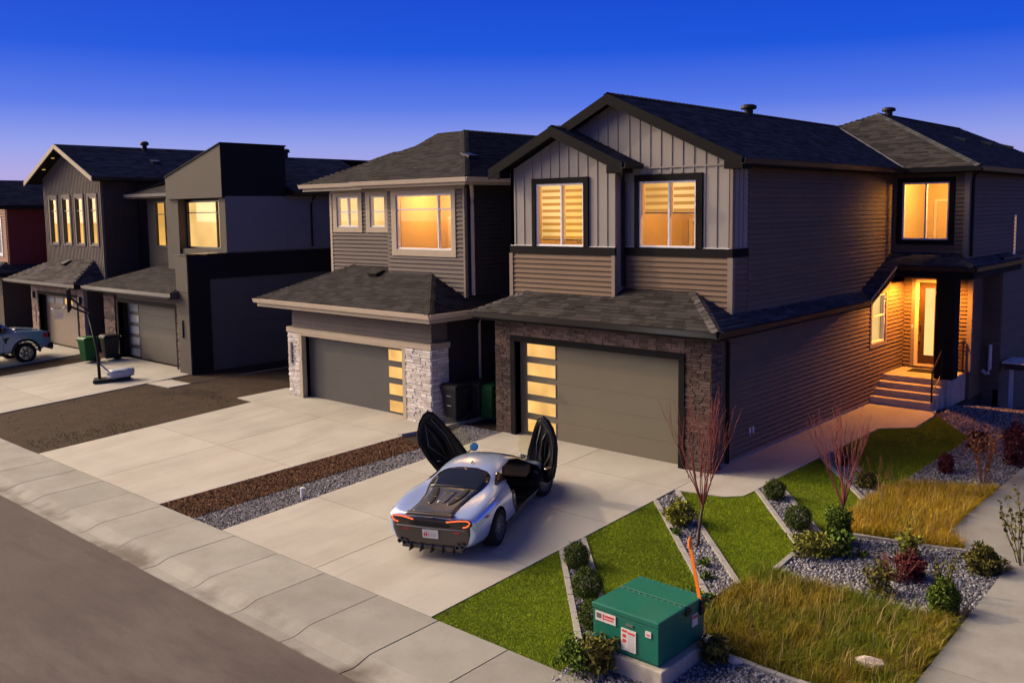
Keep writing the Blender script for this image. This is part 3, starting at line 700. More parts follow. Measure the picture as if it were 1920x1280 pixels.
def box_vent(parent, p, slope_dir, pitch):
    p = Vector(p); d = Vector(slope_dir); up = Vector((d.x,d.y,pitch)).normalized(); s = Vector((-d.y,d.x,0)); n = s.cross(up)
    if n.z < 0: n = -n
    q = [p-s*.19-up*.19, p+s*.19-up*.19, p+s*.19+up*.19, p-s*.19+up*.19]
    mb = MB(); mb.add(q+[x+n*.11 for x in q[:2]]+[x+n*.05 for x in q[2:]], [(4,5,6,7),(0,1,5,4),(1,2,6,5),(2,3,7,6),(3,0,4,7)])
    return build("box_vent", mb, "gutter_dark", parent)
def downpipe(parent, pts, m, r=.04): return build("downpipe", MB().tube(pts, r, 8), m, parent, smooth=False)
def garage_door(parent, y, x0, x1, z0, z1, m, wins, nrow, lit=None, wv=(.2,.85), single_row=None):
    d = build("garage_door", MB().box(x0, x1, y+.03, y+.08, z0, z1), "interior_dark", parent)
    h = (z1-z0)/nrow
    for i in range(nrow):
        a, b = z0+i*h+.0015, z0+(i+1)*h-.0015
        build("door_panel", MB().box(x0+.004, x1-.004, y, y+.035, a, b), m, d, bevel=.003)
        if single_row is not None and i != single_row: continue
        for (u0, u1) in wins:
            va, vb = a+(b-a)*wv[0], a+(b-a)*wv[1]; f = MB()
            for bb in ((u0,u1,vb,vb+.025),(u0,u1,va-.025,va),(u0-.025,u0,va-.025,vb+.025),(u1,u1+.025,va-.025,vb+.025)): f.box(bb[0],bb[1],y-.014,y+.01,bb[2],bb[3])
            build("pane_frame", f, m, d)
            build("pane", MB().box(u0,u1,y-.007,y+.003,va,vb), lit or LITG, d)
    return d
def recess_trim(parent, x0, x1, z0, z1, y0, y1, w, m):
    mb = MB(); mb.box(x0-w, x0, y0, y1, z0, z1); mb.box(x1, x1+w, y0, y1, z0, z1); mb.box(x0-w, x1+w, y0, y1, z1, z1+w); each("door_surround", mb, m, parent)
# ------------------------------------------------------------------ near house
def gable(parent, y, x0, x1, zb, xr, zr, zl, th, m, name="gable_wall"):
    """triangle of wall under a pitched roof: zr at the ridge xr, zl at both ends"""
    return build(name, MB().prism([(x0,y,zb),(x1,y,zb),(x1,y,zl[1]),(xr,y,zr),(x0,y,zl[0])], (0,th,0)), m, parent)
def rake(parent, a, b, y, m, h=.26, th=.045, name="rake_board"):
    a, b = Vector(a), Vector(b); a.y = b.y = y; z = Vector((0,0,-h))
    return build(name, MB().prism([a, b, b+z, a+z], (0,th,0)), m, parent)
def quad_slab(parent, pts, m, name, th=.03):
    n = Vector((0,0,0))
    for i in range(len(pts)): n += Vector(pts[i]).cross(Vector(pts[(i+1) % len(pts)]))
    n.normalize(); return build(name, MB().prism(pts, n*th), m, parent)

A = empty("house", (-2.4,0,0), "near taupe house with black gables and lit side porch", "house", "houses in the row")
XL, XR = -5.60, .70
# lower front: brown stone round the garage door
wl = wall(A, 'F', -.17, XL, XR, -.15, 3.06, [(-4.95,0,-.15,2.47)], "mortar_dark", .17)
pl_ = wall(A, 'F', -.18, XL-.06, -5.10, -.1, 3.04, (), "mortar_dark", .25, "stone_pillar"); stone_wall(pl_, 'F', -.18, XL-.06, -5.10, -.05, 3.04, "stone_brown", (.05,.075), (.12,.30))
pr_ = build("stone_pillar", MB().box(.15,.80,-.18,.25,-.1,3.04), "mortar_dark", A); stone_wall(pr_, 'F', -.18, .15, .82, -.05, 3.04, "stone_brown", (.05,.075), (.12,.30))
stone_wall(pr_, 'R', .80, -.19, .25, -.05, 3.04, "stone_brown", (.05,.075), (.14,.26), joined=True)
hd = build("stone_header", MB().box(-5.10,.15,-.18,-.17,2.62,3.04), "mortar_dark", A); stone_wall(hd, 'F', -.18, -5.10, .15, 2.62, 3.04, "stone_brown", (.05,.075), (.14,.32), joined=True)
recess_trim(A, -4.95, 0, -.03, 2.47, -.23, .02, .15, "black_trim")
garage_door(A, 0, -4.95, 0, -.02, 2.47, "door_olive", [(-4.69,-3.75)], 5, LITG, (.22,.88))
build("garage_slab_edge", MB().box(-4.95,0,-.2,.1,-.12,-.021), "concrete", A)
# walls
wall(A, 'F', 24, XL, 2.85, -.2, 6.9, (), "siding_dark", .15, "wall")
build("wall", MB().box(XL,XL+.15,.0,23.9,-.2,3.3), "siding_dark", A); build("wall", MB().box(XL,XL+.15,1.5,23.9,3.3,6.95), "siding_dark", A)
sideW = wall(A, 'R', XR, .0, 11.97, -.2, 3.46, [(9.25,10.36,1.76,3.22)], "siding_taupe")
lap(sideW, 'R', XR, .26, 11.97, .06, 3.44, "siding_taupe", .122, [(9.13,10.48,1.64,3.34)])
build("foundation", MB().box(XR-.05,XR+.012,.26,9.3,-.2,.058), "concrete_old", A)
window(A, 'R', XR, 9.25, 10.36, 1.76, 3.22, trim="corner_taupe", tw=(.1,.1,.12,.1), rows=(.55,), content="blind", lit=LIT2)
upW = wall(A, 'R', XR, 1.022, 10.8, 3.462, 6.95, (), "siding_taupe")
lap(upW, 'R', XR, 1.58, 10.8, 3.44, 6.92, "siding_taupe", .122)
retW = build("corner_return", MB().box(XR,XR+.012,.87,1.58,4.92,6.93), "batten_grey", A); battens(retW, 'R', XR+.012, .87, 1.56, 4.92, 6.90, "batten_grey", .20, .045)
lap(upW, 'R', XR, .93, 1.58, 3.46, 4.72, "siding_taupe", .122)
frW = wall(A, 'F', .87, -2.25, XR, 3.2, 6.95, [(-1.80,-.21,4.92,6.50)], "batten_grey")
gable(A, .87, XL, XR, 6.95, -2.45, 8.50, (7.02,7.02), .15, "batten_grey")
mt = lambda u: 6.94+.467*min(1.15-u, u+6.05)-.16
battens(frW, 'F', .87, -2.25, XR, 4.92, lambda u: min(mt(u), 9), "batten_grey", .30, .05, [(-1.92,-.04,4.8,6.68)])
gw = build("gable_panel", MB().box(-2.26,-2.25,.85,.87,6.9,6.95), "batten_grey", A); battens(gw, 'F', .87, -4.4, -2.25, 7.0, mt, "batten_grey", .30, .05)
build("gable_band", MB().box(-2.25,XR,.838,.868,6.80,6.835), "batten_grey", A)
window(A, 'F', .87, -1.80, -.21, 4.92, 6.50, tw=(.11,.17,.0,.16), cols=(.53,), content="room", depth=2.6, power=95, blind_to=5.76, lampu=.7, lampd=.45, room=(-2.2,.50,3.5,6.8))
lap(frW, 'F', .87, -2.25, .62, 3.47, 4.72, "siding_taupe", .125)
buW = wall(A, 'F', .50, -5.65, -2.25, 3.3, 6.95, [(-4.76,-3.19,4.92,6.52)], "batten_grey")
build("wall", MB().box(-2.40,-2.246,.652,.868,3.3,6.95), "batten_grey", A); build("wall", MB().box(-5.65,-5.5,.50,1.5,3.2,6.95), "batten_grey", A)
gable(A, .50, -5.65, -2.25, 6.95, -3.95, 7.80, (6.99,6.99), .15, "batten_grey")
bt = lambda u: 6.94+.456*min(u+6.05, -1.75-u)-.16
battens(buW, 'F', .50, -5.65, -2.25, 4.92, bt, "batten_grey", .30, .05, [(-4.88,-3.04,4.8,6.68)])
window(A, 'F', .50, -4.76, -3.19, 4.92, 6.52, tw=(.12,.15,.0,.14), cols=(.53,), content="room", depth=2.6, power=95, blind_to=5.10, lampu=.6, lampd=.45, room=(-5.4,-2.5,3.5,6.8))
lap(buW, 'F', .50, -5.57, -2.33, 3.45, 4.72, "siding_taupe", .125)
cb = MB(); cb.box(-5.69,-5.57,.445,.55,3.4,4.72); cb.box(-2.33,-2.225,.445,.56,3.6,4.72); cb.box(.62,.755,.815,.93,3.40,4.72); cb.box(.655,.725,.838,.93,4.92,6.93); each("corner_board", cb, "corner_taupe", A)
bl = MB(); bl.box(-5.67,-2.232,.455,.53,4.72,4.92); bl.box(-2.232,.74,.825,.9,4.722,4.918); bl.box(.70,.742,.9,1.60,4.722,4.918); each("belt_board", bl, "black_trim", A)
cp_ = MB(); cp_.box(-5.66,-2.24,.47,.5,4.92,4.935); cp_.box(-2.24,-1.91,.84,.87,4.92,4.935); cp_.box(-.04,.72,.84,.87,4.92,4.935); each("drip_cap", cp_, "vinyl_white", A)
# upper jog over the porch and the rear block
jgW = wall(A, 'F', 10.8, XR, 2.85, 3.9, 6.92, [(1.0,2.33,4.82,6.52)], "siding_taupe")
lap(jgW, 'F', 10.8, .74, 2.74, 4.45, 6.9, "siding_taupe", .122, [(.82,2.50,4.66,6.66)])
window(A, 'F', 10.8, 1.0, 2.33, 4.82, 6.52, tw=(.15,.15,.14,.14), cols=(.5,), content="room", depth=2.6, power=330, lampu=.90, lampd=.20, room=(.86,2.7,3.95,6.85))
rrW = wall(A, 'R', 2.85, 10.952, 23.9, 3.9, 6.92, [(15.8,16.12,4.2,5.5)], "siding_taupe")
lap(rrW, 'R', 2.85, 10.92, 23.9, 4.3, 6.9, "siding_taupe", .122, [(15.8,16.12,4.2,5.5)])
window(A, 'R', 2.85, 15.8, 16.12, 4.2, 5.5, trim=None, frame="vinyl_white", content="blind", lit=LIT, fw=.035)
build("corner_board", MB().box(2.74,2.878,10.765,10.92,4.3,6.92), "corner_taupe", A)
# ground floor at the porch
drW = wall(A, 'F', 11.97, XR, 2.72, -.9, 3.76, [(1.08,2.16,.82,3.56)], "siding_taupe")
lap(drW, 'F', 11.97, .72, 2.60, .84, 3.74, "siding_taupe", .122, [(.97,2.27,.6,3.7)])
build("corner_board", MB().box(2.60,2.745,11.935,12.05,.8,3.74), "corner_taupe", A)
build("wall", MB().box(2.57,2.722,12.122,13.2,-.9,3.9), "siding_taupe", A)
bk = wall(A, 'F', 13.2, 2.55, 3.22, -1.6, 4.2, (), "siding_taupe"); lap(bk, 'F', 13.2, 2.72, 3.22, .1, 4.1, "siding_taupe", .122)
b2 = wall(A, 'R', 3.22, 13.2, 23.9, -1.6, 4.2, (), "siding_taupe"); lap(b2, 'R', 3.22, 13.2, 23.9, -1.4, 4.1, "siding_taupe", .122)
dr = build("front_door", MB().box(1.19,2.06,11.95,12.0,.90,3.46), "door_brown", A)
f = MB(); f.box(1.08,1.19,11.93,12.05,.82,3.56); f.box(2.06,2.16,11.93,12.05,.82,3.56); f.box(1.19,2.06,11.93,12.05,3.46,3.56); f.box(1.19,2.06,11.93,12.05,.82,.90); each("door_frame", f, "door_frame_cream", dr)
f = MB(); f.box(.97,1.08,11.91,11.97,.8,3.68); f.box(2.16,2.27,11.91,11.97,.8,3.68); f.box(1.08,2.16,11.91,11.97,3.56,3.68); each("door_casing", f, "corner_taupe", dr)
build("door_glass", MB().box(1.38,1.66,11.935,11.96,1.18,3.28), M_lit("lit_door", (1.0,.62,.20), 1.2, .1, 1.0), dr)
for zz in (1.95,2.06): build("lock", MB().lathe([(.032,0),(.032,.03),(0,.035)], (1.255,11.95,zz), 'y', 12), "steel", dr)
build("handle", MB().box(1.24,1.27,11.90,11.93,1.60,1.85), "steel", dr)
build("doorbell", MB().box(1.0,1.05,11.895,11.912,2.02,2.10), "sign_white", A)
# porch: soffit, column, steps, rails
build("porch_soffit", MB().box(.72,3.22,9.99,11.95,3.76,3.79), "panel_taupe", A)
build("porch_beam", MB().box(1.2,3.28,9.97,10.10,3.74,4.06), "black_trim", A)
build("porch_beam", MB().box(3.12,3.28,10.1,15.2,3.76,4.05), "dark_fascia", A)
build("porch_column", MB().box(2.17,2.70,10.36,10.86,.75,3.76), "black_trim", A, bevel=.01)
st = build("porch_steps", MB().box(.715,2.62,10.23,11.96,-.3,.75), "concrete_old", A)
for i, (y0, z1) in enumerate(((9.30,.21),(9.60,.40),(9.90,.58))): build("step", MB().box(.715,2.46+.045*i,y0,y0+.31 if i < 2 else 10.232,-.2,z1), "concrete_old", st, bevel=.012)
build("landing_edge", MB().box(.713,2.58,10.21,10.26,.70,.752), "concrete_old", st)
rl = MB(); rl.tube([(2.44,9.40,.21),(2.44,9.40,1.10)], .024, 8); rl.tube([(2.44,9.36,1.08),(2.44,10.36,1.72)], .026, 8); rl.tube([(2.44,9.40,.42),(2.44,10.33,1.02)], .014, 6); rl.tube([(2.44,10.30,.72),(2.44,10.30,1.68)], .022, 8)
for i in range(7): y = 9.53+.11*i; rl.tube([(2.44,y,.5+(y-9.4)*.645),(2.44,y,1.12+(y-9.4)*.63)], .008, 5)
build("stair_railing", rl, "metal_black", A)
rl = MB(); rl.tube([(2.56,10.88,1.72),(2.56,11.93,1.72)], .024, 8); rl.tube([(2.56,10.88,.86),(2.56,11.93,.86)], .016, 6); rl.tube([(2.56,11.86,.75),(2.56,11.86,1.76)], .026, 8)
for i in range(9): rl.tube([(2.56,10.95+.1*i,.86),(2.56,10.95+.1*i,1.70)], .008, 5)
build("porch_railing", rl, "metal_black", A)
pot = build("porch_light", MB().lathe([(.075,0),(.075,-.012),(.055,-.014),(0,-.014)], (1.55,10.95,3.759), n=18), M_lit("lamp_warm", (1,.62,.25), 12, 0), A)
ld = bpy.data.lights.new("porch_lamp", 'SPOT'); ld.energy = 1150; ld.color = (1,.33,.035); ld.shadow_soft_size = .06; ld.spot_size = R(168); ld.spot_blend = .5
lo = bpy.data.objects.new("porch_lamp", ld); link(lo, pot); lo.location = Vector((1.55,10.95,3.70))-ORG[A.name]
# lower roofs
ZE = 3.22
roofA = build("roof", MB().box(XL,XR-.3,.3,1.0,3.0,3.05), "dark_fascia", A)
roof_plane(roofA, [(-6.14,-.6,ZE),(1.2,-.6,ZE),(-.27,.87,3.911),(-2.25,.87,3.911),(-2.25,.5,3.737),(-5.04,.5,3.737)], "shingle_front", single=300)
roof_plane(roofA, [(1.2,-.6,ZE),(1.2,7.85,ZE),(.70,8.42,3.455),(.70,.87,3.455),(-.27,.87,3.911)], "shingle_dark")
roof_plane(roofA, [(-6.14,2,ZE),(-6.14,-.6,ZE),(-5.04,.5,3.737),(-5.65,.5,3.45),(-5.65,2,3.45)], "shingle_front")
roof_plane(roofA, [(1.2,9.95,4.10),(3.3,9.95,4.10),(2.45,10.8,4.457),(.70,10.8,4.457),(.70,8.42,3.457),(1.2,7.85,3.218)], "shingle_dark")
roof_plane(roofA, [(3.3,9.95,4.10),(3.3,15.3,4.10),(2.85,14.85,4.289),(2.85,10.8,4.289),(2.45,10.8,4.457)], "shingle_dark")
ridge_caps(roofA, (1.2,-.6,ZE+.01), (-.27,.87,3.925), "shingle_front"); ridge_caps(roofA, (-6.14,-.6,ZE+.01), (-5.04,.5,3.75), "shingle_front"); ridge_caps(roofA, (3.3,9.95,4.11), (2.45,10.8,4.47), "shingle_dark")
f = MB(); f.box(-6.12,1.18,-.60,-.57,3.02,3.20); f.box(1.16,1.19,-.57,7.84,3.02,3.20); f.box(-6.13,-6.10,-.57,2,3.02,3.20); f.box(-6.10,1.16,-.568,-.19,3.03,3.05); f.box(.7,1.158,-.19,7.84,3.031,3.05); f.box(-6.1,-5.6,-.19,2,3.031,3.05)
f.prism([(1.20,7.84,3.20),(1.20,9.97,4.10),(1.20,9.97,3.86),(1.20,7.84,3.02)], (-.03,0,0)); f.prism([(.72,7.84,3.0),(1.19,7.84,3.0),(1.19,9.97,3.84),(.72,9.97,3.84)], (0,0,.02)); each("fascia", f, "dark_fascia", roofA)
gutter(roofA, (-6.16,-.605,3.215), (1.22,-.605,3.215), (0,-1,0)); gutter(roofA, (1.195,-.70,3.215), (1.195,7.85,3.215), (1,0,0))
build("drip_edge", MB().prism([(1.195,7.85,3.215),(1.195,9.95,4.10),(1.195,9.95,4.06),(1.195,7.85,3.175)], (.03,0,0)), "gutter_pale", roofA)
gutter(roofA, (1.2,9.965,4.085), (3.35,9.965,4.085), (0,-1,0), "gutter_dark"); gutter(roofA, (3.295,9.9,4.085), (3.295,15.3,4.085), (1,0,0), "gutter_dark")
# upper roofs
E2, RD = 6.94, 8.62
roof_plane(roofA, [(1.15,.47,E2),(1.15,10.35,E2),(-2.45,14.03,RD),(-2.45,.47,RD)], "shingle_dark")
roof_plane(roofA, [(-6.05,14,E2),(-6.05,.47,E2),(-2.45,.47,RD),(-2.45,14,RD)], "shingle_dark")
roof_plane(roofA, [(1.15,10.35,E2),(3.25,10.35,E2),(-1.35,14.95,9.04),(-2.45,14.03,RD)], "shingle_front")
roof_plane(roofA, [(3.25,10.35,E2),(3.25,24.3,E2),(-1.35,24.3,9.04),(-1.35,14.95,9.04)], "shingle_dark")
roof_plane(roofA, [(-6.05,24.3,E2),(-6.05,10.25,E2),(-1.35,14.95,9.04),(-1.35,24.3,9.04)], "shingle_dark")
roof_plane(roofA, [(-1.75,.10,E2),(-1.75,.86,E2),(-3.90,.86,7.92),(-3.90,.10,7.92)], "shingle_dark")
roof_plane(roofA, [(-6.05,2.0,E2),(-6.05,.10,E2),(-3.90,.10,7.92),(-3.90,2.0,7.92)], "shingle_dark")
for a, b in (((-2.45,.47,RD+.02),(-2.45,14,RD+.02)),((-1.35,14.95,9.06),(-1.35,24.3,9.06)),((3.25,10.35,E2+.02),(-1.35,14.95,9.06)),((-3.9,.1,7.94),(-3.9,.9,7.94))): ridge_caps(roofA, a, b, "shingle_dark")
build("valley_flashing", MB().tube([(1.15,10.36,E2+.012),(-2.45,14.04,RD+.012)], .03, 6), "gutter_dark", roofA)
for a, b, y in (((1.17,0,E2-.0),(-2.45,0,RD+.005),.44),((-6.07,0,E2),(-2.45,0,RD+.005),.44),((-1.73,0,E2),(-3.9,0,7.925),.065),((-6.07,0,E2),(-3.9,0,7.925),.065)): rake(roofA, a, b, y, "black_trim")
rt_ = MB(); rt_.box(.72,1.17,.442,.86,6.70,6.88); rt_.box(-2.2,-1.73,.07,.49,6.70,6.88); rt_.box(-6.07,-5.66,.07,.49,6.70,6.88); each("eave_return", rt_, "black_trim", roofA)
for pts in ([(1.1,.48,6.82),(-2.45,.48,8.46),(-2.45,.86,8.46),(1.1,.86,6.82)],[(-6.0,.48,6.82),(-2.45,.48,8.46),(-2.45,.86,8.46),(-6.0,.86,6.82)],
            [(-1.8,.11,6.80),(-3.9,.11,7.76),(-3.9,.5,7.76),(-1.8,.5,6.80)],[(-6.0,.11,6.80),(-3.9,.11,7.76),(-3.9,.5,7.76),(-6.0,.5,6.80)]): quad_slab(roofA, pts, "dark_fascia", "soffit", .015)
f = MB(); f.box(1.12,1.15,.47,10.36,6.76,6.92); f.box(.70,1.118,.88,10.33,6.78,6.80); f.box(1.15,3.24,10.35,10.38,6.76,6.92); f.box(.7,3.21,10.382,10.8,6.78,6.80); f.box(3.21,3.24,10.38,24.3,6.76,6.92); f.box(2.85,3.208,10.8,24.3,6.781,6.80); f.box(-6.06,-5.6,.9,24.3,6.78,6.90); each("fascia", f, "dark_fascia", roofA)
gutter(roofA, (1.152,.40,6.925), (1.152,10.3,6.925), (1,0,0)); gutter(roofA, (1.2,10.345,6.925), (3.3,10.345,6.925), (0,-1,0)); gutter(roofA, (3.245,10.3,6.925), (3.245,24.3,6.925), (1,0,0)); gutter(roofA, (-1.755,.05,6.925), (-1.755,.83,6.925), (1,0,0))
roof_vent(roofA, (-2.3,7.3,8.56), .21, .30); roof_vent(roofA, (-1.2,15.5,8.98), .21, .30)
for y in (17.2,20.4,23.2): box_vent(roofA, (.72,y,6.94+.4565*(3.25-.72)+.02), (-1,0), .4565)
downpipe(A, [(1.12,-.35,3.05),(.95,.2,2.98),(.79,.55,2.9),(.78,.62,2.8),(.78,.62,.05)], "metal_black", .045)
downpipe(A, [(-1.85,.45,6.85),(-2.1,.62,6.65),(-2.19,.76,6.5),(-2.19,.76,3.95)], "metal_black", .045)
downpipe(A, [(3.3,10.3,6.83),(3.0,10.75,6.7),(2.93,10.95,6.6),(2.93,10.95,4.35)], "metal_black", .045)
downpipe(A, [(-5.95,-.4,3.05),(-5.8,.05,2.95),(-5.72,.3,2.8),(-5.72,.3,.2)], "gutter_tan", .04)
for y in (1.74,1.90): build("outlet_cover", MB().box(.72,.745,y,y+.07,.50,.66), "pvc", A)
build("vent_pipe", MB().tube([(2.78,13.1,.68),(2.90,13.05,.60),(2.97,13.05,.62),(3.0,13.05,.75),(3.0,13.05,1.52)], .055, 10), "pvc", A)
build("vent_cap", MB().lathe([(.10,0),(.11,.06),(.06,.10),(0,.11)], (3.12,13.19,1.56), 'y', 14), "pvc", A)
uc = empty("utility_cabinet", (3.9,13.6,.7), "pale flat-topped utility cabinet on the dark rear wall past the porch", "cabinet")
build("lid", MB().box(3.36,4.5,12.95,14.2,.98,1.03), "pvc", uc, bevel=.01); build("body", MB().box(3.42,4.44,13.01,14.14,.80,.98), "gutter_dark", uc); build("lid_panel", MB().box(3.6,4.3,13.2,14.0,1.031,1.05), "vinyl_white", uc); build("leg", MB().box(3.5,3.6,13.3,13.4,-.6,.8), "pvc", uc); build("leg", MB().box(4.2,4.3,13.3,13.4,-.6,.8), "pvc", uc)
tag(build("doormat", MB().box(1.15,2.05,11.15,11.75,.751,.768), "bin_black", origin=(1.6,11.4,.75)), "dark doormat on the lit porch landing", "doormat")
# ------------------------------------------------------------------ second house: tan trim, pale stone
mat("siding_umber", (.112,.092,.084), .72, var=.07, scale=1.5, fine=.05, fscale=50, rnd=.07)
mat("siding_umber_shade", (.036,.032,.034), .75, var=.07, scale=1.5, fine=.05, fscale=50)  # umber siding darkened: shade of the narrow side gap put into the colour
B = empty("house", (-11,0,0), "dark brown house with tan eaves and pale stone garage pillars", "house", "houses in the row")
bl_, br_ = -14.24, -7.65
gwB = wall(B, 'F', -.62, bl_, br_, -.15, 3.0, [(-13.57,-8.74,-.15,1.98)], "siding_umber"); lap(gwB, 'F', -.62, bl_, br_, 2.22, 2.86, "siding_umber", .125)
for nm, x0, x1 in (("L",-14.33,-13.71),("R",-8.60,-7.55)):
    p = build("stone_pillar", MB().box(x0,x1,-.76,-.1,-.1,2.05), "mortar_pale", B); stone_wall(p, 'F', -.76, x0, x1, -.06, 2.05, "stone_white", (.06,.10), (.18,.46), (.012,.04))
    if nm == "R": stone_wall(p, 'R', x1, -.77, -.1, -.06, 2.05, "stone_white", (.06,.10), (.18,.40), (.010,.03))
t = MB(); t.box(-14.36,-7.52,-.80,-.55,2.05,2.21); t.box(-13.71,-13.57,-.79,-.45,-.05,2.05); t.box(-8.74,-8.60,-.79,-.45,-.05,2.05); t.box(-13.57,-8.74,-.785,-.45,1.98,2.05); t.box(-7.66,-7.52,-.55,-.05,2.05,2.21); each("door_surround", t, "trim_tan", B)
garage_door(B, -.5, -13.57, -8.74, -.03, 1.98, "door_slate", [(-9.65,-8.83)], 4, LITG, (.13,.78))
build("wall_light", MB().box(-14.15,-14.08,-.83,-.76,1.05,1.72), "corner_taupe", B); build("keypad", MB().box(-13.66,-13.61,-.80,-.79,1.2,1.32), "sign_white", B)
luB = wall(B, 'F', 1.05, bl_, -11.0, 3.3, 6.75, [(-13.88,-12.77,5.38,6.36),(-12.17,-11.45,5.38,6.36)], "siding_umber"); lap(luB, 'F', 1.05, -14.16, -11.0, 3.6, 6.48, "siding_umber", .125, [(-14.08,-12.57,5.20,6.5),(-12.37,-11.25,5.20,6.5)])
window(B, 'F', 1.05, -13.88, -12.77, 5.38, 6.36, trim="trim_tan", tw=(.2,.2,.17,.13), cols=(.5,), rows=(.5,), lit=LIT2); window(B, 'F', 1.05, -12.17, -11.45, 5.38, 6.36, trim="trim_tan", tw=(.2,.2,.17,.13), cols=(), rows=(.5,), lit=LIT2)
buB = wall(B, 'F', .74, -11.0, br_, 3.2, 6.75, [(-10.55,-8.15,4.72,6.36)], "siding_umber"); lap(buB, 'F', .74, -10.98, -7.68, 3.55, 6.48, "siding_umber", .125, [(-10.80,-7.96,4.53,6.5)])
window(B, 'F', .74, -10.55, -8.15, 4.72, 6.36, trim="trim_tan", tw=(.22,.17,.19,.13), cols=(.755,), rows=(.73,), content="room", depth=2.2, power=125, lampu=.35, lampd=.55, room=(-10.8,-7.85,3.6,6.6))
build("wall", MB().box(-11.0,-10.85,.74,1.05,3.2,6.75), "siding_umber", B)
t = MB(); t.box(bl_,-11.0,1.01,1.05,6.49,6.75); t.box(-11.02,-7.62,.70,.74,6.49,6.75);  t.box(-14.27,-14.16,1.01,1.1,3.5,6.49); each("frieze_board", t, "trim_tan", B)
build("corner_board", MB().box(-7.68,-7.61,.692,.80,3.2,6.49), "corner_taupe", B)
sdB = wall(B, 'R', br_, .892, 16, 3.202, 6.75, (), "siding_umber"); lap(sdB, 'R', br_, .82, 14, 3.3, 6.7, "siding_umber_shade", .125, joined=True)
slB = wall(B, 'R', br_, -.468, 16, -.2, 3.2, (), "siding_umber"); lap(slB, 'R', br_, -.05, 14, .05, 3.1, "siding_umber_shade", .125, joined=True)
build("wall", MB().box(bl_,bl_+.15,-.6,16,-.2,3.2), "siding_umber", B); build("wall", MB().box(bl_,bl_+.15,1.06,16,3.2,6.75), "siding_umber", B); build("wall", MB().box(bl_,br_,15.9,16,-.2,6.75), "siding_umber", B)
roofB = build("roof", MB().box(bl_,br_-.3,.2,.7,2.9,2.95), "trim_tan", B); zb = 3.12
roof_plane(roofB, [(-15.33,-1.25,zb),(-7.06,-1.25,zb),(-9.05,.74,4.015),(-11.0,.74,4.015),(-11.0,1.05,4.155),(-13.03,1.05,4.155)], "shingle_brown")
roof_plane(roofB, [(-7.06,-1.25,zb),(-7.06,5,zb),(-7.65,5,3.385),(-7.65,.74,3.385),(-9.05,.74,4.015)], "shingle_brown")
roof_plane(roofB, [(-15.33,4,zb),(-15.33,-1.25,zb),(-13.03,1.05,4.155),(-14.24,1.05,3.61),(-14.24,4,3.61)], "shingle_brown")
ridge_caps(roofB, (-7.06,-1.25,zb+.01), (-9.05,.74,4.03), "shingle_brown"); ridge_caps(roofB, (-15.33,-1.25,zb+.01), (-13.03,1.05,4.17), "shingle_brown")
f = MB(); f.box(-15.3,-7.08,-1.24,-1.2,2.86,3.09); f.box(-7.1,-7.07,-1.2,5,2.86,3.09); f.box(-15.31,-15.28,-1.2,4,2.86,3.09); f.box(-15.28,-7.1,-1.2,-.6,2.87,2.895); f.box(-7.65,-7.1,-.6,5,2.87,2.895); f.box(-15.28,-14.24,-.6,4,2.87,2.895); each("fascia", f, "trim_tan", roofB)
gutter(roofB, (-15.4,-1.245,3.11), (-7.0,-1.245,3.11), (0,-1,0), "gutter_tan"); gutter(roofB, (-7.065,-1.3,3.11), (-7.065,5,3.11), (1,0,0), "gutter_tan")
eb = 6.80
roof_plane(roofB, [(-12.1,.29,eb),(-7.15,.29,eb),(-10.87,4.01,8.49),(-12.1,4.01,8.49)], "shingle_brown")
roof_plane(roofB, [(-15.2,.6,eb),(-12.1,.6,eb),(-12.1,3.7,8.21)], "shingle_brown")
roof_plane(roofB, [(-7.15,.29,eb),(-7.15,16.4,eb),(-10.87,16.4,8.49),(-10.87,4.01,8.49)], "shingle_brown")
roof_plane(roofB, [(-15.2,16.4,eb),(-15.2,.6,eb),(-11.6,4.2,8.438),(-11.6,16.4,8.438)], "shingle_brown")
ridge_caps(roofB, (-7.15,.29,eb+.01), (-10.87,4.01,8.51), "shingle_brown"); ridge_caps(roofB, (-10.87,4.01,8.51), (-10.87,16.4,8.51), "shingle_brown"); ridge_caps(roofB, (-15.2,.6,eb+.01), (-12.1,3.7,8.22), "shingle_brown")
f = MB(); f.box(-12.1,-7.17,.30,.33,6.58,6.78); f.box(-15.18,-12.1,.61,.64,6.56,6.78); f.box(-7.2,-7.16,.33,16.4,6.58,6.78); f.box(-12.1,-7.2,.33,.75,6.60,6.62); f.box(-15.15,-11.0,.64,1.05,6.60,6.62); f.box(-7.65,-7.2,.75,16.4,6.60,6.62); each("fascia", f, "trim_tan", roofB)
gutter(roofB, (-12.15,.295,6.79), (-7.05,.295,6.79), (0,-1,0), "gutter_tan"); gutter(roofB, (-15.3,.605,6.79), (-12.1,.605,6.79), (0,-1,0), "gutter_tan"); gutter(roofB, (-7.155,.25,6.79), (-7.155,16.4,6.79), (1,0,0), "gutter_tan")
box_vent(roofB, (-11.35,.55,zb+.45*1.8+.02), (0,1), .45); box_vent(roofB, (-8.6,1.9,7.47), (-1,0), .455)
downpipe(B, [(-7.16,.42,6.68),(-7.25,.62,6.62),(-7.42,.82,6.45),(-7.52,.92,6.25),(-7.53,.93,6.0),(-7.53,.93,3.45)], "gutter_tan", .055); downpipe(B, [(-7.1,1.2,2.95),(-7.5,1.2,2.8),(-7.58,1.2,2.6),(-7.58,1.2,.2)], "gutter_tan", .04)

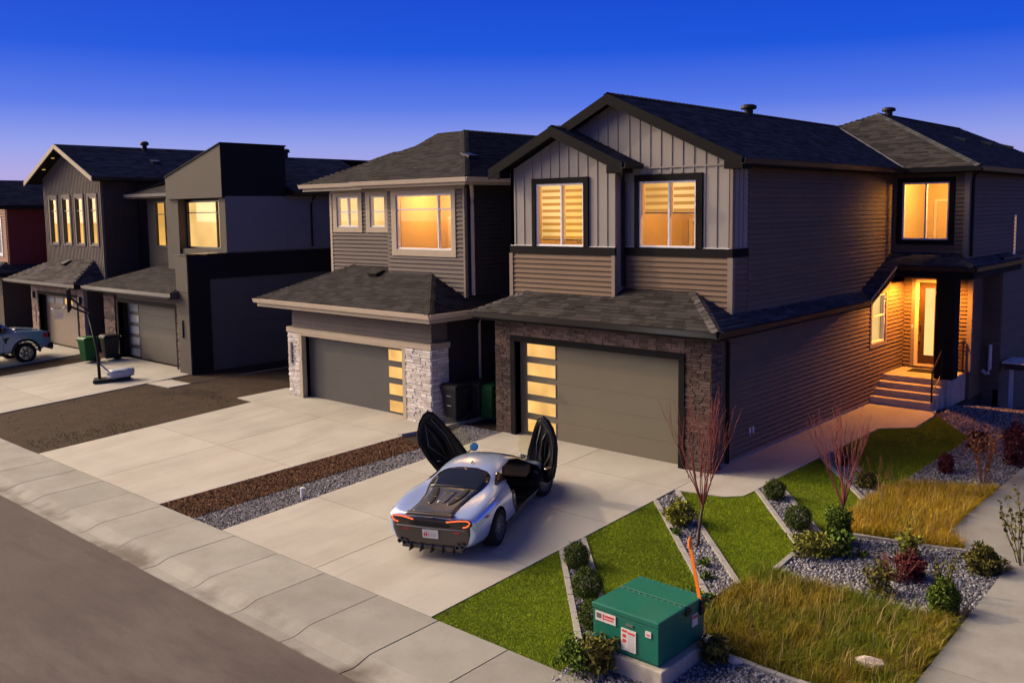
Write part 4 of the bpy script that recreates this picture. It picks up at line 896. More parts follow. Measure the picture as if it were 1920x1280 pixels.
# ------------------------------------------------------------------ third house: flat panels and a sloped tower
mat("pane_dull", (.34,.37,.36), .12, var=.1, scale=2, fine=0)
Cc = empty("house", (-24,0,0), "modern panelled house with black side tower and angled parapet", "house", "houses in the row")
gC = wall(Cc, 'F', -.55, -27.95, -21.3, -.1, 2.95, [(-26.72,-21.95,-.1,2.30)], "panel_taupe")
p = build("stone_pillar", MB().box(-27.98,-27.0,-.60,-.5,-.05,2.6), "mortar_dark", Cc); stone_wall(p, 'F', -.60, -27.98, -27.0, -.03, 2.6, "stone_brown", (.07,.12), (.2,.5), joined=True)
p = build("stone_pillar", MB().box(-21.8,-21.31,-.60,-.5,-.05,2.6), "mortar_dark", Cc); stone_wall(p, 'F', -.60, -21.8, -21.31, -.03, 2.6, "stone_brown", (.07,.12), (.2,.5), joined=True)
recess_trim(Cc, -26.72, -21.95, -.03, 2.30, -.62, -.18, .14, "dark_fascia")
garage_door(Cc, -.2, -26.72, -21.95, -.03, 2.30, "door_green", [(-26.55,-25.75)], 5, MATS["pane_dull"], (.15,.82))
pier = build("pier", MB().box(-21.3,-20.47,-.80,.05,-.08,4.33), "panel_black", Cc)
for a, b in ((-.06,2.99),(3.0,4.34)): build("cladding_panel", MB().box(-21.3,-20.452,-.85,-.80,a+.004,b-.004), "panel_taupe", pier)
for a, b in ((-.06,3.44),(3.45,4.34)): build("cladding_panel", MB().box(-20.47,-20.445,-.80,.05,a,b-.004), "panel_black", pier)
sC = build("wall", MB().box(-20.7,-20.53,.05,14,-.1,4.34), "panel_slate", Cc)
for a, b in ((0.02,1.7),(1.71,2.72),(2.73,3.44)):
    for y0, y1 in ((.06,3.6),(3.61,7.0)): build("cladding_panel", MB().box(-20.53,-20.515,y0,y1,a,b), "panel_slate", sC)
build("side_band", MB().box(-20.6,-20.455,.05,14,3.45,4.36), "panel_black", Cc); build("roof_cap", MB().box(-21.32,-20.43,-.87,14,4.36,4.40), "gutter_dark", Cc)
build("deck", MB().box(-25.0,-20.6,-.80,1.2,4.28,4.355), "gutter_dark", Cc) if False else None
uC = wall(Cc, 'R', -20.45, 1.172, 14, 4.40, 6.55, (), "panel_grey")
for y0, y1 in ((.83,3.5),(3.51,6.2),(6.21,9)):
    for a, b in ((4.42,6.02),(6.03,6.53)): build("cladding_panel", MB().box(-20.45,-20.437,y0,y1,a,b), "panel_grey", uC)
fC = wall(Cc, 'F', .82, -20.90, -20.45, 4.36, 6.5, (), "panel_taupe", .35); wall(Cc, 'F', .82, -25.0, -24.0, 3.5, 6.5, (), "panel_taupe", .6); wall(Cc, 'F', .90, -24.0, -20.9, 3.4, 4.5, (), "panel_taupe", .4)
wall(Cc, 'F', 1.18, -24.1, -20.8, 4.4, 6.55, [(-24.0,-20.9,4.5,6.40)], "panel_black")
window(Cc, 'F', 1.18, -24.0, -20.9, 4.5, 6.40, frame="frame_black", trim=None, cols=(.74,), rows=(.75,), lit=LIT2, fw=.07)
lC = wall(Cc, 'F', 1.5, -27.95, -25.0, 3.0, 6.7, [(-27.25,-25.98,4.5,6.42)], "panel_taupe"); window(Cc, 'F', 1.5, -27.25, -25.98, 4.5, 6.42, frame="frame_black", trim=None, cols=(.66,), rows=(.72,), lit=LIT, fw=.06)
tw_ = build("tower", MB().prism([(-24.7,.72,6.48),(-20.47,.72,6.48),(-20.47,.72,8.47),(-24.7,.72,7.35)], (0,2.83,0)), "panel_black", Cc)
build("cladding_panel", MB().prism([(-24.7,.70,6.48),(-20.45,.70,6.48),(-20.45,.70,8.48),(-24.7,.70,7.36)], (0,.02,0)), "panel_taupe", tw_); build("cladding_panel", MB().box(-20.47,-20.44,.72,3.55,6.48,8.47), "panel_black", tw_)
build("parapet_cap", MB().prism([(-24.74,.66,7.35),(-20.40,.66,8.49),(-20.40,.66,8.53),(-24.74,.66,7.39)], (0,2.93,0)), "panel_black", tw_)
build("wall", MB().box(-27.95,-27.8,-.5,14,-.1,2.95), "panel_taupe", Cc); build("wall", MB().box(-27.95,-27.8,1.51,14,2.95,6.6), "panel_taupe", Cc); build("wall", MB().box(-27.95,-20.5,13.9,14,-.1,6.6), "panel_taupe", Cc)
roofC = build("roof", MB().box(-27.9,-22,0,.4,2.9,2.93), "dark_fascia", Cc)
roof_plane(roofC, [(-28.5,-1.2,2.95),(-21.15,-1.2,2.95),(-21.3,-.82,3.083),(-21.3,.82,3.657),(-25,.82,3.657),(-25,1.5,3.895),(-25.8,1.5,3.895)], "shingle_brown", expo=.15, tab=.4)
roof_plane(roofC, [(-28.5,4,2.95),(-28.5,-1.2,2.95),(-25.8,1.5,3.895),(-27.95,1.5,3.14),(-27.95,4,3.14)], "shingle_brown", expo=.15, tab=.4)
roof_plane(roofC, [(-28.6,.9,6.76),(-24.7,.9,6.76),(-24.7,3.4,7.7),(-26.1,3.4,7.7)], "shingle_brown", expo=.15, tab=.4)
roof_plane(roofC, [(-19.95,3.56,6.74),(-19.95,9,6.74),(-24.2,9,8.33),(-24.2,3.56,8.33)], "shingle_dark", expo=.15, tab=.4); roof_plane(roofC, [(-28.6,14,6.76),(-28.6,.9,6.76),(-24.2,3.56,8.33),(-24.2,14,8.33)], "shingle_dark", expo=.15, tab=.4)
roof_plane(roofC, [(-27,7.4,6.74),(-18.5,7.4,6.74),(-22.7,11.6,8.72),(-23.2,11.6,8.72)], "shingle_brown", expo=.15, tab=.4); roof_plane(roofC, [(-18.5,7.4,6.74),(-18.5,18,6.74),(-22.7,18,8.72),(-22.7,11.6,8.72)], "shingle_dark", expo=.15, tab=.4)
wall(Cc, 'R', -19.0, 7.8, 17, 0, 6.7, (), "panel_grey"); wall(Cc, 'F', 7.8, -20.5, -19.0, 0, 6.7, (), "panel_grey")
f = MB(); f.box(-28.48,-21.15,-1.19,-1.16,2.74,2.93); f.box(-28.45,-21.3,-1.16,-.55,2.75,2.77); f.prism([(-21.15,-1.19,2.93),(-21.15,-.80,3.06),(-21.15,-.80,2.74),(-21.15,-1.19,2.74)], (-.15,0,0)); f.box(-28.58,-24.7,.91,.94,6.56,6.74); f.box(-28.5,-24.7,.94,1.5,6.57,6.59); f.box(-20.0,-19.97,3.56,14,6.56,6.72); f.box(-20.44,-20.0,3.56,14,6.57,6.59); each("fascia", f, "panel_taupe", roofC)
gutter(roofC, (-28.55,-1.195,2.94), (-21.12,-1.195,2.94), (0,-1,0), "gutter_pale"); gutter(roofC, (-28.65,.905,6.75), (-24.7,.905,6.75), (0,-1,0), "gutter_pale"); gutter(roofC, (-19.955,3.56,6.73), (-19.955,9,6.73), (1,0,0), "gutter_dark")
roof_vent(roofC, (-24.1,6.1,8.32), .16, .36); box_vent(roofC, (-22.6,.2,3.47), (0,1), .35)
downpipe(Cc, [(-20.0,4.7,6.6),(-20.25,4.7,6.45),(-20.40,4.7,6.2),(-20.40,4.7,4.5)], "metal_black", .04)
build("wall_light", MB().box(-20.95,-20.9,-.90,-.85,1.3,1.95), "frame_black", Cc)

# ------------------------------------------------------------------ fourth house: steep gable with four slim windows
Dd = empty("house", (-32.3,0,0), "brown gabled house with four slim lit windows over a tan garage", "house", "houses in the row")
gD = wall(Dd, 'F', -.8, -35.26, -29.5, -.1, 2.85, [(-34.35,-30.2,-.1,2.27)], "mortar_pale"); 
for x0, x1, z0, z1 in ((-35.26,-34.5,-.05,2.8),(-30.06,-29.5,-.05,2.8),(-34.5,-30.06,2.41,2.8)): stone_wall(gD, 'F', -.8, x0, x1, z0, z1, "brick_tan", (.072,.078), (.2,.22), (.008,.014), joined=True, name="brick")
recess_trim(Dd, -34.35, -30.2, -.05, 2.27, -.83, -.48, .14, "black_trim")
gd = garage_door(Dd, -.5, -34.35, -30.2, -.05, 2.27, "door_tan", [(-34.2,-33.4),(-33.2,-32.4),(-31.15,-30.35)], 4, MATS["pane_dull"], (.3,.75), single_row=3)
build("pane", MB().box(-32.15,-31.4,-.508,-.497,1.88,2.13), LITG, gd); build("keypad", MB().box(-34.45,-34.38,-.845,-.83,1.25,1.42), "sign_white", Dd); build("wall_light", MB().box(-34.95,-34.8,-.93,-.8,2.05,2.35), "frame_black", Dd); build("wall_light", MB().box(-29.85,-29.7,-.93,-.8,2.05,2.35), "frame_black", Dd); build("house_number", MB().box(-34.85,-34.78,-.83,-.81,.9,1.7), "frame_black", Dd)
build("wall", MB().box(-29.65,-29.498,-.648,12,-.1,3.3), "siding_dark", Dd)
W4 = [(-34.55,-33.82),(-33.12,-32.40),(-31.74,-31.02),(-30.36,-29.64)]
uD = wall(Dd, 'F', .06, -35.3, -29.2, 3.0, 7.42, [(a,b,4.58,6.68) for a, b in W4], "batten_brown"); gable(Dd, .06, -35.3, -29.2, 7.42, -32.25, 8.95, (7.68,7.68), .15, "batten_brown")
battens(uD, 'F', .06, -35.3, -29.2, 3.4, lambda u: 7.52+.43*min(u+36.0, -28.6-u)-.15, "batten_brown", .15, .06, [(a-.13,b+.13,4.5,6.85) for a, b in W4], joined=True)
for a, b in W4: window(Dd, 'F', .06, a, b, 4.58, 6.68, frame="frame_black", trim="batten_brown", tw=(.12,.12,.06,.16), rows=(.72,), lit=LIT, fw=.07)
sD = wall(Dd, 'R', -29.2, .212, 12, 2.9, 7.42, (), "siding_dark"); battens(sD, 'R', -29.2, .1, 1.6, 3.0, 7.4, "siding_dark", .15, .06, joined=True); lap(sD, 'R', -29.2, 1.7, 11, 3.0, 7.4, "siding_dark", .15, joined=True)
build("wall", MB().box(-35.3,-35.15,-.7,12,-.1,2.9), "siding_dark", Dd); build("wall", MB().box(-35.3,-35.15,.07,12,2.9,7.42), "siding_dark", Dd); build("wall", MB().box(-35.3,-29.2,11.9,12,-.1,7.42), "siding_dark", Dd)
downpipe(Dd, [(-29.12,1.66,7.3),(-29.12,1.66,3.2)], "metal_black", .04)
roofD = build("roof", MB().box(-35,-29.6,-.4,0,2.86,2.9), "dark_fascia", Dd)
roof_plane(roofD, [(-36.7,-1.4,2.94),(-29.1,-1.4,2.94),(-30.2,.06,3.9),(-34.1,.06,3.9)], "shingle_front", expo=.16, tab=.45); roof_plane(roofD, [(-29.1,-1.4,2.94),(-29.1,1.5,2.94),(-29.2,1.5,3.02),(-29.2,.06,3.02),(-30.2,.06,3.9)], "shingle_dark", expo=.16, tab=.45)
roof_plane(roofD, [(-28.6,-.55,7.5),(-28.6,9,7.5),(-32.25,9,9.07),(-32.25,-.55,9.07)], "shingle_dark", expo=.16, tab=.45); roof_plane(roofD, [(-35.9,9,7.5),(-35.9,-.55,7.5),(-32.25,-.55,9.07),(-32.25,9,9.07)], "shingle_dark", expo=.16, tab=.45)
for a, b in (((-28.58,0,7.5),(-32.25,0,9.08)),((-35.92,0,7.5),(-32.25,0,9.08))): rake(roofD, a, b, -.58, "trim_tan", .2)
for pts in ([(-28.65,-.54,7.38),(-32.25,-.54,8.93),(-32.25,.05,8.93),(-28.65,.05,7.38)],[(-35.85,-.54,7.38),(-32.25,-.54,8.93),(-32.25,.05,8.93),(-35.85,.05,7.38)]): quad_slab(roofD, pts, "dark_fascia", "soffit", .015)
for x in (-33.2,-34.3): build("soffit_light", MB().lathe([(.07,0),(.07,-.02),(0,-.02)], (x,-.25,7.37+.43*(x+35.85)), n=12), LIT2, roofD)
f = MB(); f.box(-36.68,-29.12,-1.39,-1.36,2.74,2.92); f.box(-36.6,-29.15,-1.36,-.8,2.75,2.77); f.box(-29.14,-29.11,-1.36,1.5,2.74,2.92); f.box(-28.65,-28.61,-.5,9,7.32,7.48); f.box(-29.2,-28.65,.06,9,7.33,7.35); each("fascia", f, "dark_fascia", roofD)
gutter(roofD, (-36.8,-1.395,2.935), (-29.0,-1.395,2.935), (0,-1,0), "gutter_pale"); gutter(roofD, (-28.605,-.5,7.49), (-28.605,9,7.49), (1,0,0), "gutter_dark")
roof_vent(roofD, (-31.9,3.5,8.95), .18, .40); box_vent(roofD, (-32.4,-.25,3.72), (0,1), .657); box_vent(roofD, (-30.4,3.2,8.3), (-1,0), .43)

# ------------------------------------------------------------------ fifth house, cut by the frame
Ee = empty("house", (-41,0,0), "red sided house at the far end of the row beside the truck", "house", "houses in the row")
eW = wall(Ee, 'R', -38, -.548, 10, 3.3, 6.35, (), "siding_red"); lap(eW, 'R', -38, -.66, 9, 3.5, 6.3, "siding_red", .14, joined=True)
eF = wall(Ee, 'F', -.7, -45, -38, 3.3, 6.35, [(-40.1,-38.75,4.0,5.75)], "siding_orange"); lap(eF, 'F', -.7, -45, -38.1, 3.5, 6.3, "siding_orange", .14, [(-40.2,-38.65,3.9,5.85)], joined=True)
window(Ee, 'F', -.7, -40.1, -38.75, 4.0, 5.75, trim="vinyl_white", tw=(.1,.1,.1,.1), content="blind", lit=MATS["pane_dull"])
build("wall", MB().box(-45,-37.75,-1.2,10,-.1,3.2), "siding_dark", Ee); build("wall", MB().box(-45,-38.1,9.8,10,3.2,6.3), "siding_red", Ee)  # lower wall: its shadow is put in as the dark siding colour
roofE = build("roof", MB().box(-45,-38.2,-.5,.5,6.3,6.34), "dark_fascia", Ee)
roof_plane(roofE, [(-37.5,-1.2,6.42),(-37.5,10,6.42),(-41,10,7.75),(-41,-1.2,7.75)], "shingle_dark", expo=.16, tab=.45); roof_plane(roofE, [(-45,10,6.42),(-45,-1.2,6.42),(-41,-1.2,7.75),(-41,10,7.75)], "shingle_dark", expo=.16, tab=.45)
roof_plane(roofE, [(-45,-1.9,3.15),(-37.3,-1.9,3.15),(-38.4,-.7,3.6),(-45,-.7,3.6)], "shingle_dark", expo=.16, tab=.45); roof_plane(roofE, [(-37.3,-1.9,3.15),(-37.3,8,3.15),(-38,8,3.48),(-38,-.7,3.48),(-38.4,-.7,3.6)], "shingle_dark", expo=.16, tab=.45)
gable(Ee, -.7, -45, -38, 6.35, -41, 7.6, (6.40,6.5), .15, "siding_orange")
f = MB(); f.box(-37.54,-37.5,-1.2,10,6.22,6.40); f.box(-38,-37.54,-.7,10,6.24,6.26); f.box(-37.34,-37.3,-1.9,8,2.97,3.14); f.box(-37.75,-37.34,-1.9,8,2.98,3.0); each("fascia", f, "dark_fascia", roofE); box_vent(roofE, (-39.9,2.5,7.36), (-1,0), .38); build("wall_light", MB().box(-37.75,-37.65,.9,1.05,2.0,2.2), "pvc", Ee)
# ------------------------------------------------------------------ sports car with raised doors
car = bpy.data.objects.new("sports_car", None); COL.objects.link(car); ORG[car.name] = Vector((0,0,0))
tag(car, "silver-lilac sports car with both doors swung up on the near driveway", "car")
th = R(21.0); ch = Vector((-math.sin(th), math.cos(th), .05*math.cos(th))).normalized(); cn = Vector((0,-.05,1)).normalized(); cr_ = ch.cross(cn)
CO = Vector((-1.22,-6.17,.05*-6.17+.004))
car.matrix_world = Matrix(((cr_.x,ch.x,cn.x,CO.x),(cr_.y,ch.y,cn.y,CO.y),(cr_.z,ch.z,cn.z,CO.z),(0,0,0,1)))
ST_ = [  # y, then (x,z): sill, low side, widest, shoulder, inner fender, deck/glass side, roof side, centre height
 (-.90, (.54,.28),(.70,.33),(.80,.50),(.82,.69),(.76,.785),(.46,.80),(.24,.81), .815),
 (-.84, (.62,.20),(.80,.30),(.875,.52),(.88,.75),(.79,.83),(.47,.83),(.28,.84), .845),
 (-.45, (.72,.15),(.89,.28),(.955,.55),(.935,.83),(.80,.90),(.50,.865),(.30,.86), .86),
 (.00, (.76,.13),(.91,.25),(.98,.55),(.955,.87),(.81,.95),(.53,.90),(.33,.895), .895),
 (.35, (.78,.13),(.92,.22),(.975,.52),(.94,.86),(.80,.95),(.58,.98),(.40,1.00), 1.01),
 (.75, (.78,.13),(.915,.2),(.955,.50),(.905,.81),(.78,.92),(.65,1.04),(.50,1.11), 1.125),
 (1.15, (.78,.13),(.90,.2),(.93,.48),(.875,.75),(.79,.85),(.67,1.06),(.52,1.17), 1.195),
 (1.55, (.78,.13),(.895,.2),(.92,.48),(.86,.71),(.79,.81),(.66,1.05),(.52,1.175), 1.20),
 (1.95, (.78,.13),(.895,.2),(.92,.47),(.86,.69),(.79,.78),(.64,.99),(.50,1.10), 1.13),
 (2.35, (.78,.13),(.90,.2),(.935,.48),(.895,.72),(.80,.78),(.64,.87),(.48,.94), .96),
 (2.70, (.76,.13),(.90,.22),(.96,.50),(.93,.74),(.80,.77),(.61,.74),(.43,.745), .755),
 (3.10, (.74,.13),(.88,.20),(.945,.45),(.90,.66),(.76,.68),(.57,.64),(.39,.64), .645),
 (3.45, (.66,.13),(.80,.18),(.87,.36),(.82,.53),(.67,.55),(.50,.53),(.34,.53), .535),
 (3.70, (.46,.15),(.56,.18),(.62,.28),(.58,.38),(.48,.40),(.36,.40),(.22,.40), .405)]
mb = MB(); ring = 16
for row in ST_:
    y = row[0]; half = row[1:8]
    pts = [(0,y,half[0][1])]+[(x,y,z) for x, z in half]+[(0,y,row[8])]+[(-x,y,z) for x, z in half[::-1]]
    mb.v += pts
n_ = len(ST_)
for i in range(n_-1):
    for j in range(ring): mb.f.append((i*ring+j, i*ring+(j+1) % ring, (i+1)*ring+(j+1) % ring, (i+1)*ring+j)); mb.m.append(0)
for base, flip in ((0, True), ((n_-1)*ring, False)):      # quad caps
    for j in range(1, 8):
        if j == 7: q = None
        a = base+j; b = base+(j+1) % ring; c = base+(ring-j-1) % ring; d = base+ring-j
        if j == 7: f4 = (base+7, base+8, base+9)
        else: f4 = (a, b, c, d)
        mb.f.append(f4[::-1] if not flip else f4); mb.m.append(0)
    f4 = (base, base+1, base+15); mb.f.append(f4[::-1] if not flip else f4); mb.m.append(0)
body = build("body", mb, ["car_paint","car_black"], car, smooth=True)
bm = bmesh.new(); bm.from_mesh(body.data); bmesh.ops.recalc_face_normals(bm, faces=bm.faces); bm.to_mesh(body.data); bm.free()
ss = body.modifiers.new("s", 'SUBSURF'); ss.levels = ss.render_levels = 3
dg = bpy.context.evaluated_depsgraph_get(); smooth_me = bpy.data.meshes.new_from_object(body.evaluated_get(dg))
BV = BVHTree.FromPolygons([v.co.copy() for v in smooth_me.vertices], [p.vertices[:] for p in smooth_me.polygons])
def fix_normals(me):
    bm = bmesh.new(); bm.from_mesh(me); bmesh.ops.recalc_face_normals(bm, faces=bm.faces); bm.to_mesh(me); bm.free()
cuts = []
for y, r in ((0,.385),(2.70,.37)):
    for s in (-1,1): cuts.append(MB().lathe([(r,-.28),(r,.28)], (s*.90,y,.345), 'x', 40))
cuts.append(MB().prism([(-1.4,.93,.27),(-1.4,2.42,.27),(-1.4,2.52,.45),(-1.4,2.42,.76),(-1.4,2.05,1.00),(-1.4,1.60,1.105),(-1.4,1.15,1.10),(-1.4,.92,1.02),(-1.4,.80,.80),(-1.4,.86,.5)], (2.8,0,0)))
cos = []
for c in cuts:
    co = build("cutter", c, "car_black", car); fix_normals(co.data); cos.append(co)
    bo = body.modifiers.new("b", 'BOOLEAN'); bo.operation = 'DIFFERENCE'; bo.object = co; bo.solver = 'EXACT'; bo.material_mode = 'TRANSFER'
bpy.context.view_layer.update(); dg = bpy.context.evaluated_depsgraph_get(); cutme = bpy.data.meshes.new_from_object(body.evaluated_get(dg))
body.modifiers.clear(); body.data = cutme
for c in cos: bpy.data.objects.remove(c)
cutme.set_sharp_from_angle(angle=R(32))
def hit(o, d):
    p, nrm, i, dist = BV.ray_cast(Vector(o), Vector(d)); return (p, nrm) if p is not None else (None, None)
def surf(axis, t, s, off=0.0):
    o, d = {'top': ((s,t,3),(0,0,-1)), 'rear': ((t,-3,s),(0,1,0)), 'sideR': ((3,t,s),(-1,0,0)), 'sideL': ((-3,t,s),(1,0,0))}[axis]
    p, nn = hit(o, d)
    if p is None: return None
    if nn.dot(Vector(d)) > 0: nn = -nn
    return p+nn*off
def drape(name, axis, rows, m, off=.006, nt=16, ns=10, parent=None, thick=.012):
    """a panel laid on the body: rows are (t, lo, hi)"""
    T_ = [r[0] for r in rows]; ts = np.linspace(T_[0], T_[-1], nt); lo = np.interp(ts, T_, [r[1] for r in rows]); hi = np.interp(ts, T_, [r[2] for r in rows])
    b = MB(); ok = True; g = []
    for i in range(nt):
        for j in range(ns):
            p = surf(axis, ts[i], lo[i]+(hi[i]-lo[i])*j/(ns-1), off)
            g.append(p if p is not None else (g[-1] if g else Vector((0,0,.5))))
    f = [(i*ns+j, i*ns+j+1, (i+1)*ns+j+1, (i+1)*ns+j) for i in range(nt-1) for j in range(ns-1)]; b.add(g, f)
    o = build(name, b, m, parent or car, smooth=True); s = o.modifiers.new("solid", 'SOLIDIFY'); s.thickness = thick; s.offset = 0; return o
def sym(rows): return [(t, -w, w) for t, w in rows]
drape("deck_seam", 'top', sym([(-.86,.44),(-.5,.425),(-.1,.47),(.2,.555),(.45,.585),(.7,.53),(.82,.38),(.86,.20)]), "car_black", .003, 28, 12)
cov = drape("engine_cover", 'top', sym([(-.85,.42),(-.5,.405),(-.1,.44),(.17,.51)]), "car_carbon", .010, 18, 12)
drape("rear_window", 'top', sym([(.20,.51),(.45,.545),(.65,.50),(.78,.36),(.82,.20)]), "car_glass", .009, 18, 12)
for s in (-1,1):
    ys = np.linspace(-.50,.14,13); rows = [(y, s*(.185+.13*(y+.5)/.64)-.055*math.sqrt(max(0,1-((y+.18)/.325)**2)), s*(.185+.13*(y+.5)/.64)+.055*math.sqrt(max(0,1-((y+.18)/.325)**2))) for y in ys]
    drape("vent_rim", 'top', [(t,a-.014,b+.014) for t, a, b in rows], "car_black", .017, 14, 6, cov); drape("vent_slot", 'top', rows, "interior_dark", .022, 14, 6, cov)
    build("vent_blade", MB().box(s*.235-.05,s*.235+.05,-.215,-.195,.895,.91), "steel", cov)
drape("cover_panel", 'top', sym([(-.42,.085),(.02,.12)]), "car_carbon", .018, 6, 6, cov)
drape("rear_fascia", 'rear', [(-.76,.52,.64),(-.71,.34,.70),(-.62,.26,.75),(0,.25,.78),(.62,.26,.75),(.71,.34,.70),(.76,.52,.64)], "car_rear", .006, 30, 10)
drape("rear_grille", 'rear', [(-.44,.655,.675),(-.36,.62,.70),(0,.61,.705),(.36,.62,.70),(.44,.655,.675)], "interior_dark", .012, 14, 5)
b = MB()
for k in range(25):
    x = -.46+.92*k/24; p = surf('rear', x, .66, 0); y = (p.y if p else -.9); z = .83+.012*math.cos(x/.46*1.4)
    b.v += [(x,y-.03,z-.03),(x,y-.04,z),(x,y-.028,z+.010),(x,y+.06,z+.006)]
    if k: o_ = (k-1)*4; [ (b.f.append((o_+i,o_+i+1,o_+i+5,o_+i+4)), b.m.append(0)) for i in range(3)]
o = build("tail_spoiler", b, "car_rear", car, smooth=True); sm = o.modifiers.new("solid", 'SOLIDIFY'); sm.thickness = .012
b = MB()
for k in range(19):
    x = -.68+1.36*k/18; p = surf('rear', x, .585, .012); b.v += [(p.x,p.y-.012,.575),(p.x,p.y-.018,.588),(p.x,p.y+.01,.595)]
    if k: o_ = (k-1)*3; [ (b.f.append((o_+i,o_+i+1,o_+i+4,o_+i+3)), b.m.append(0)) for i in range(2)]
build("bumper_crease", b, "alloy_dark", car, smooth=True)
for s in (-1,1):
    drape("tail_light", 'rear', [(s*.30,.69,.735),(s*.45,.645,.77),(s*.62,.62,.79),(s*.755,.64,.775),(s*.80,.68,.735)], "car_black", .012, 12, 6)
    pl3 = [surf('rear', s*x, z, .024) for x, z in ((.33,.722),(.45,.745),(.57,.762),(.68,.766),(.74,.755),(.765,.728),(.745,.698),(.71,.667),(.64,.648))]
    build("light_strip", MB().tube([p for p in pl3 if p], .0125, 8), "tail_red", car, smooth=True)
    p = surf('rear', s*.50, .535, .012); build("reflector", MB().box(p.x-.06,p.x+.06,p.y-.006,p.y+.01,.522,.548), "reflector_red", car)
    for x, z, r in ((.62,.30,.045),(.52,.28,.05)):
        p = surf('rear', s*.55, .32, 0); build("exhaust_tip", MB().lathe([(r*.8,.10),(r*.8,0),(r,0),(r,.10)], (s*x,p.y-.06,z), 'y', 6), "alloy_satin", car); build("exhaust_bore", MB().lathe([(r*.78,.03),(0,.03)], (s*x,p.y-.06,z), 'y', 18), "interior_dark", car)
    drape("side_intake", 'sideR' if s > 0 else 'sideL', [(.78,.50,.62),(.86,.40,.72),(.93,.36,.74),(.96,.36,.72)], "car_black", .004, 8, 6)
    drape("quarter_glass", 'sideR' if s > 0 else 'sideL', [(.50,.955,.975),(.66,.955,1.02),(.80,.94,1.06),(.92,.90,1.07)], "car_glass", .006, 10, 6)
    drape("side_skirt", 'sideR' if s > 0 else 'sideL', [(.45,.14,.22),(.9,.13,.24),(2.2,.13,.23)], "car_black", .02, 14, 4)
    build("side_marker", MB().box(s*.945-.01,s*.945+.012,-.53,-.42,.715,.735), "reflector_red", car)
build("diffuser", MB().box(-.60,.60,-.90,-.45,.17,.27), "car_black", car, bevel=.02)
for x in (-.42,-.21,0,.21,.42): build("diffuser_fin", MB().prism([(x,-.99,.15),(x,-.55,.11),(x,-.55,.24),(x,-.92,.27)], (.016,0,0)), "car_rear", car)
p = surf('rear', 0, .44, 0); yb = p.y-.022
plate = build("number_plate", MB().box(-.155,.155,yb-.008,yb+.03,.40,.555), "sign_white", car)
for k, x in enumerate((-.115,-.075,-.035,.02,.06,.10)): build("plate_mark", MB().box(x-.013,x+.013,yb-.011,yb-.0085,.435,.50), "sign_red" if k < 2 else "sign_grey", plate)
build("plate_mark", MB().box(-.13,-.02,yb-.011,yb-.0085,.525,.54), "sign_grey", plate)
lg = MB(); p = surf('rear', 0, .80, 0); yl = -.955
lg.box(-.085,.05,yl-.004,yl,.800,.811); lg.prism([(.045,yl-.004,.800),(.066,yl-.004,.802),(.088,yl-.004,.824),(.074,yl-.004,.826)], (0,.004,0)); build("badge", lg, "chrome", car)
build("antenna_fin", MB().prism([(0,1.0,1.17),(0,1.12,1.19),(0,1.03,1.215)], (.012,0,0)), "car_black", car)
def wheel(parent, c, r, w, s, steer=0.0, nsp=10):
    tw_ = build("wheel", MB().lathe([(r*.66,-w*.47),(r*.86,-w*.5),(r*.97,-w*.42),(r,-w*.22),(r,w*.22),(r*.97,w*.42),(r*.86,w*.5),(r*.66,w*.47)], (0,0,0), 'x', 44, False), "rubber", parent, smooth=True, origin=(0,0,0))
    tw_.location = c; tw_.rotation_euler = (0,0,steer); ORG[tw_.name] = Vector((0,0,0))
    rm = MB(); rm.lathe([(r*.70,-w*.44),(r*.70,w*.46),(r*.655,w*.47),(r*.645,w*.40),(r*.645,-w*.3)], (0,0,0), 'x', 40, False)
    o = build("rim", rm, "alloy_satin", tw_, smooth=True, origin=(0,0,0)); sp = MB()
    for k in range(nsp):
        a = 2*math.pi*k/nsp; d = Vector((0,math.cos(a),math.sin(a))); t = Vector((0,-math.sin(a),math.cos(a))); x0, x1 = s*w*.43, s*w*.30
        for sg in (-.5,.5):
            b0, b1 = d*(r*.13)+t*(sg*.02), d*(r*.66)+t*(sg*r*.15)
            q = [b0+t*.012, b0-t*.012, b1-t*.011, b1+t*.011]
            sp.add([v+Vector((x0*.98,0,0)) for v in q[:2]]+[v+Vector((x0,0,0)) for v in q[2:]]+[v+Vector((x1,0,0)) for v in q], [(0,1,2,3),(7,6,5,4),(0,4,5,1),(1,5,6,2),(2,6,7,3),(3,7,4,0)])
    sp.lathe([(r*.17,s*w*.28),(r*.17,s*w*.42),(r*.09,s*w*.45),(0,s*w*.45)], (0,0,0), 'x', 16)
    build("spokes", sp, "alloy_satin", tw_, origin=(0,0,0)); build("brake_disc", MB().lathe([(r*.55,-.01),(r*.55,.01)], (s*w*.12,0,0), 'x', 28), "steel", tw_, origin=(0,0,0))
    build("hub_cap", MB().lathe([(r*.08,s*w*.45),(r*.07,s*w*.465),(0,s*w*.465)], (0,0,0), 'x', 14), "chrome", tw_, origin=(0,0,0)); return tw_
for y, r, w, xc in ((0,.345,.29,.83),(2.70,.33,.24,.835)):
    for s in (-1,1): wheel(car, (s*xc,y,r), r, w, s, steer=R(-14) if y > 1 else 0)
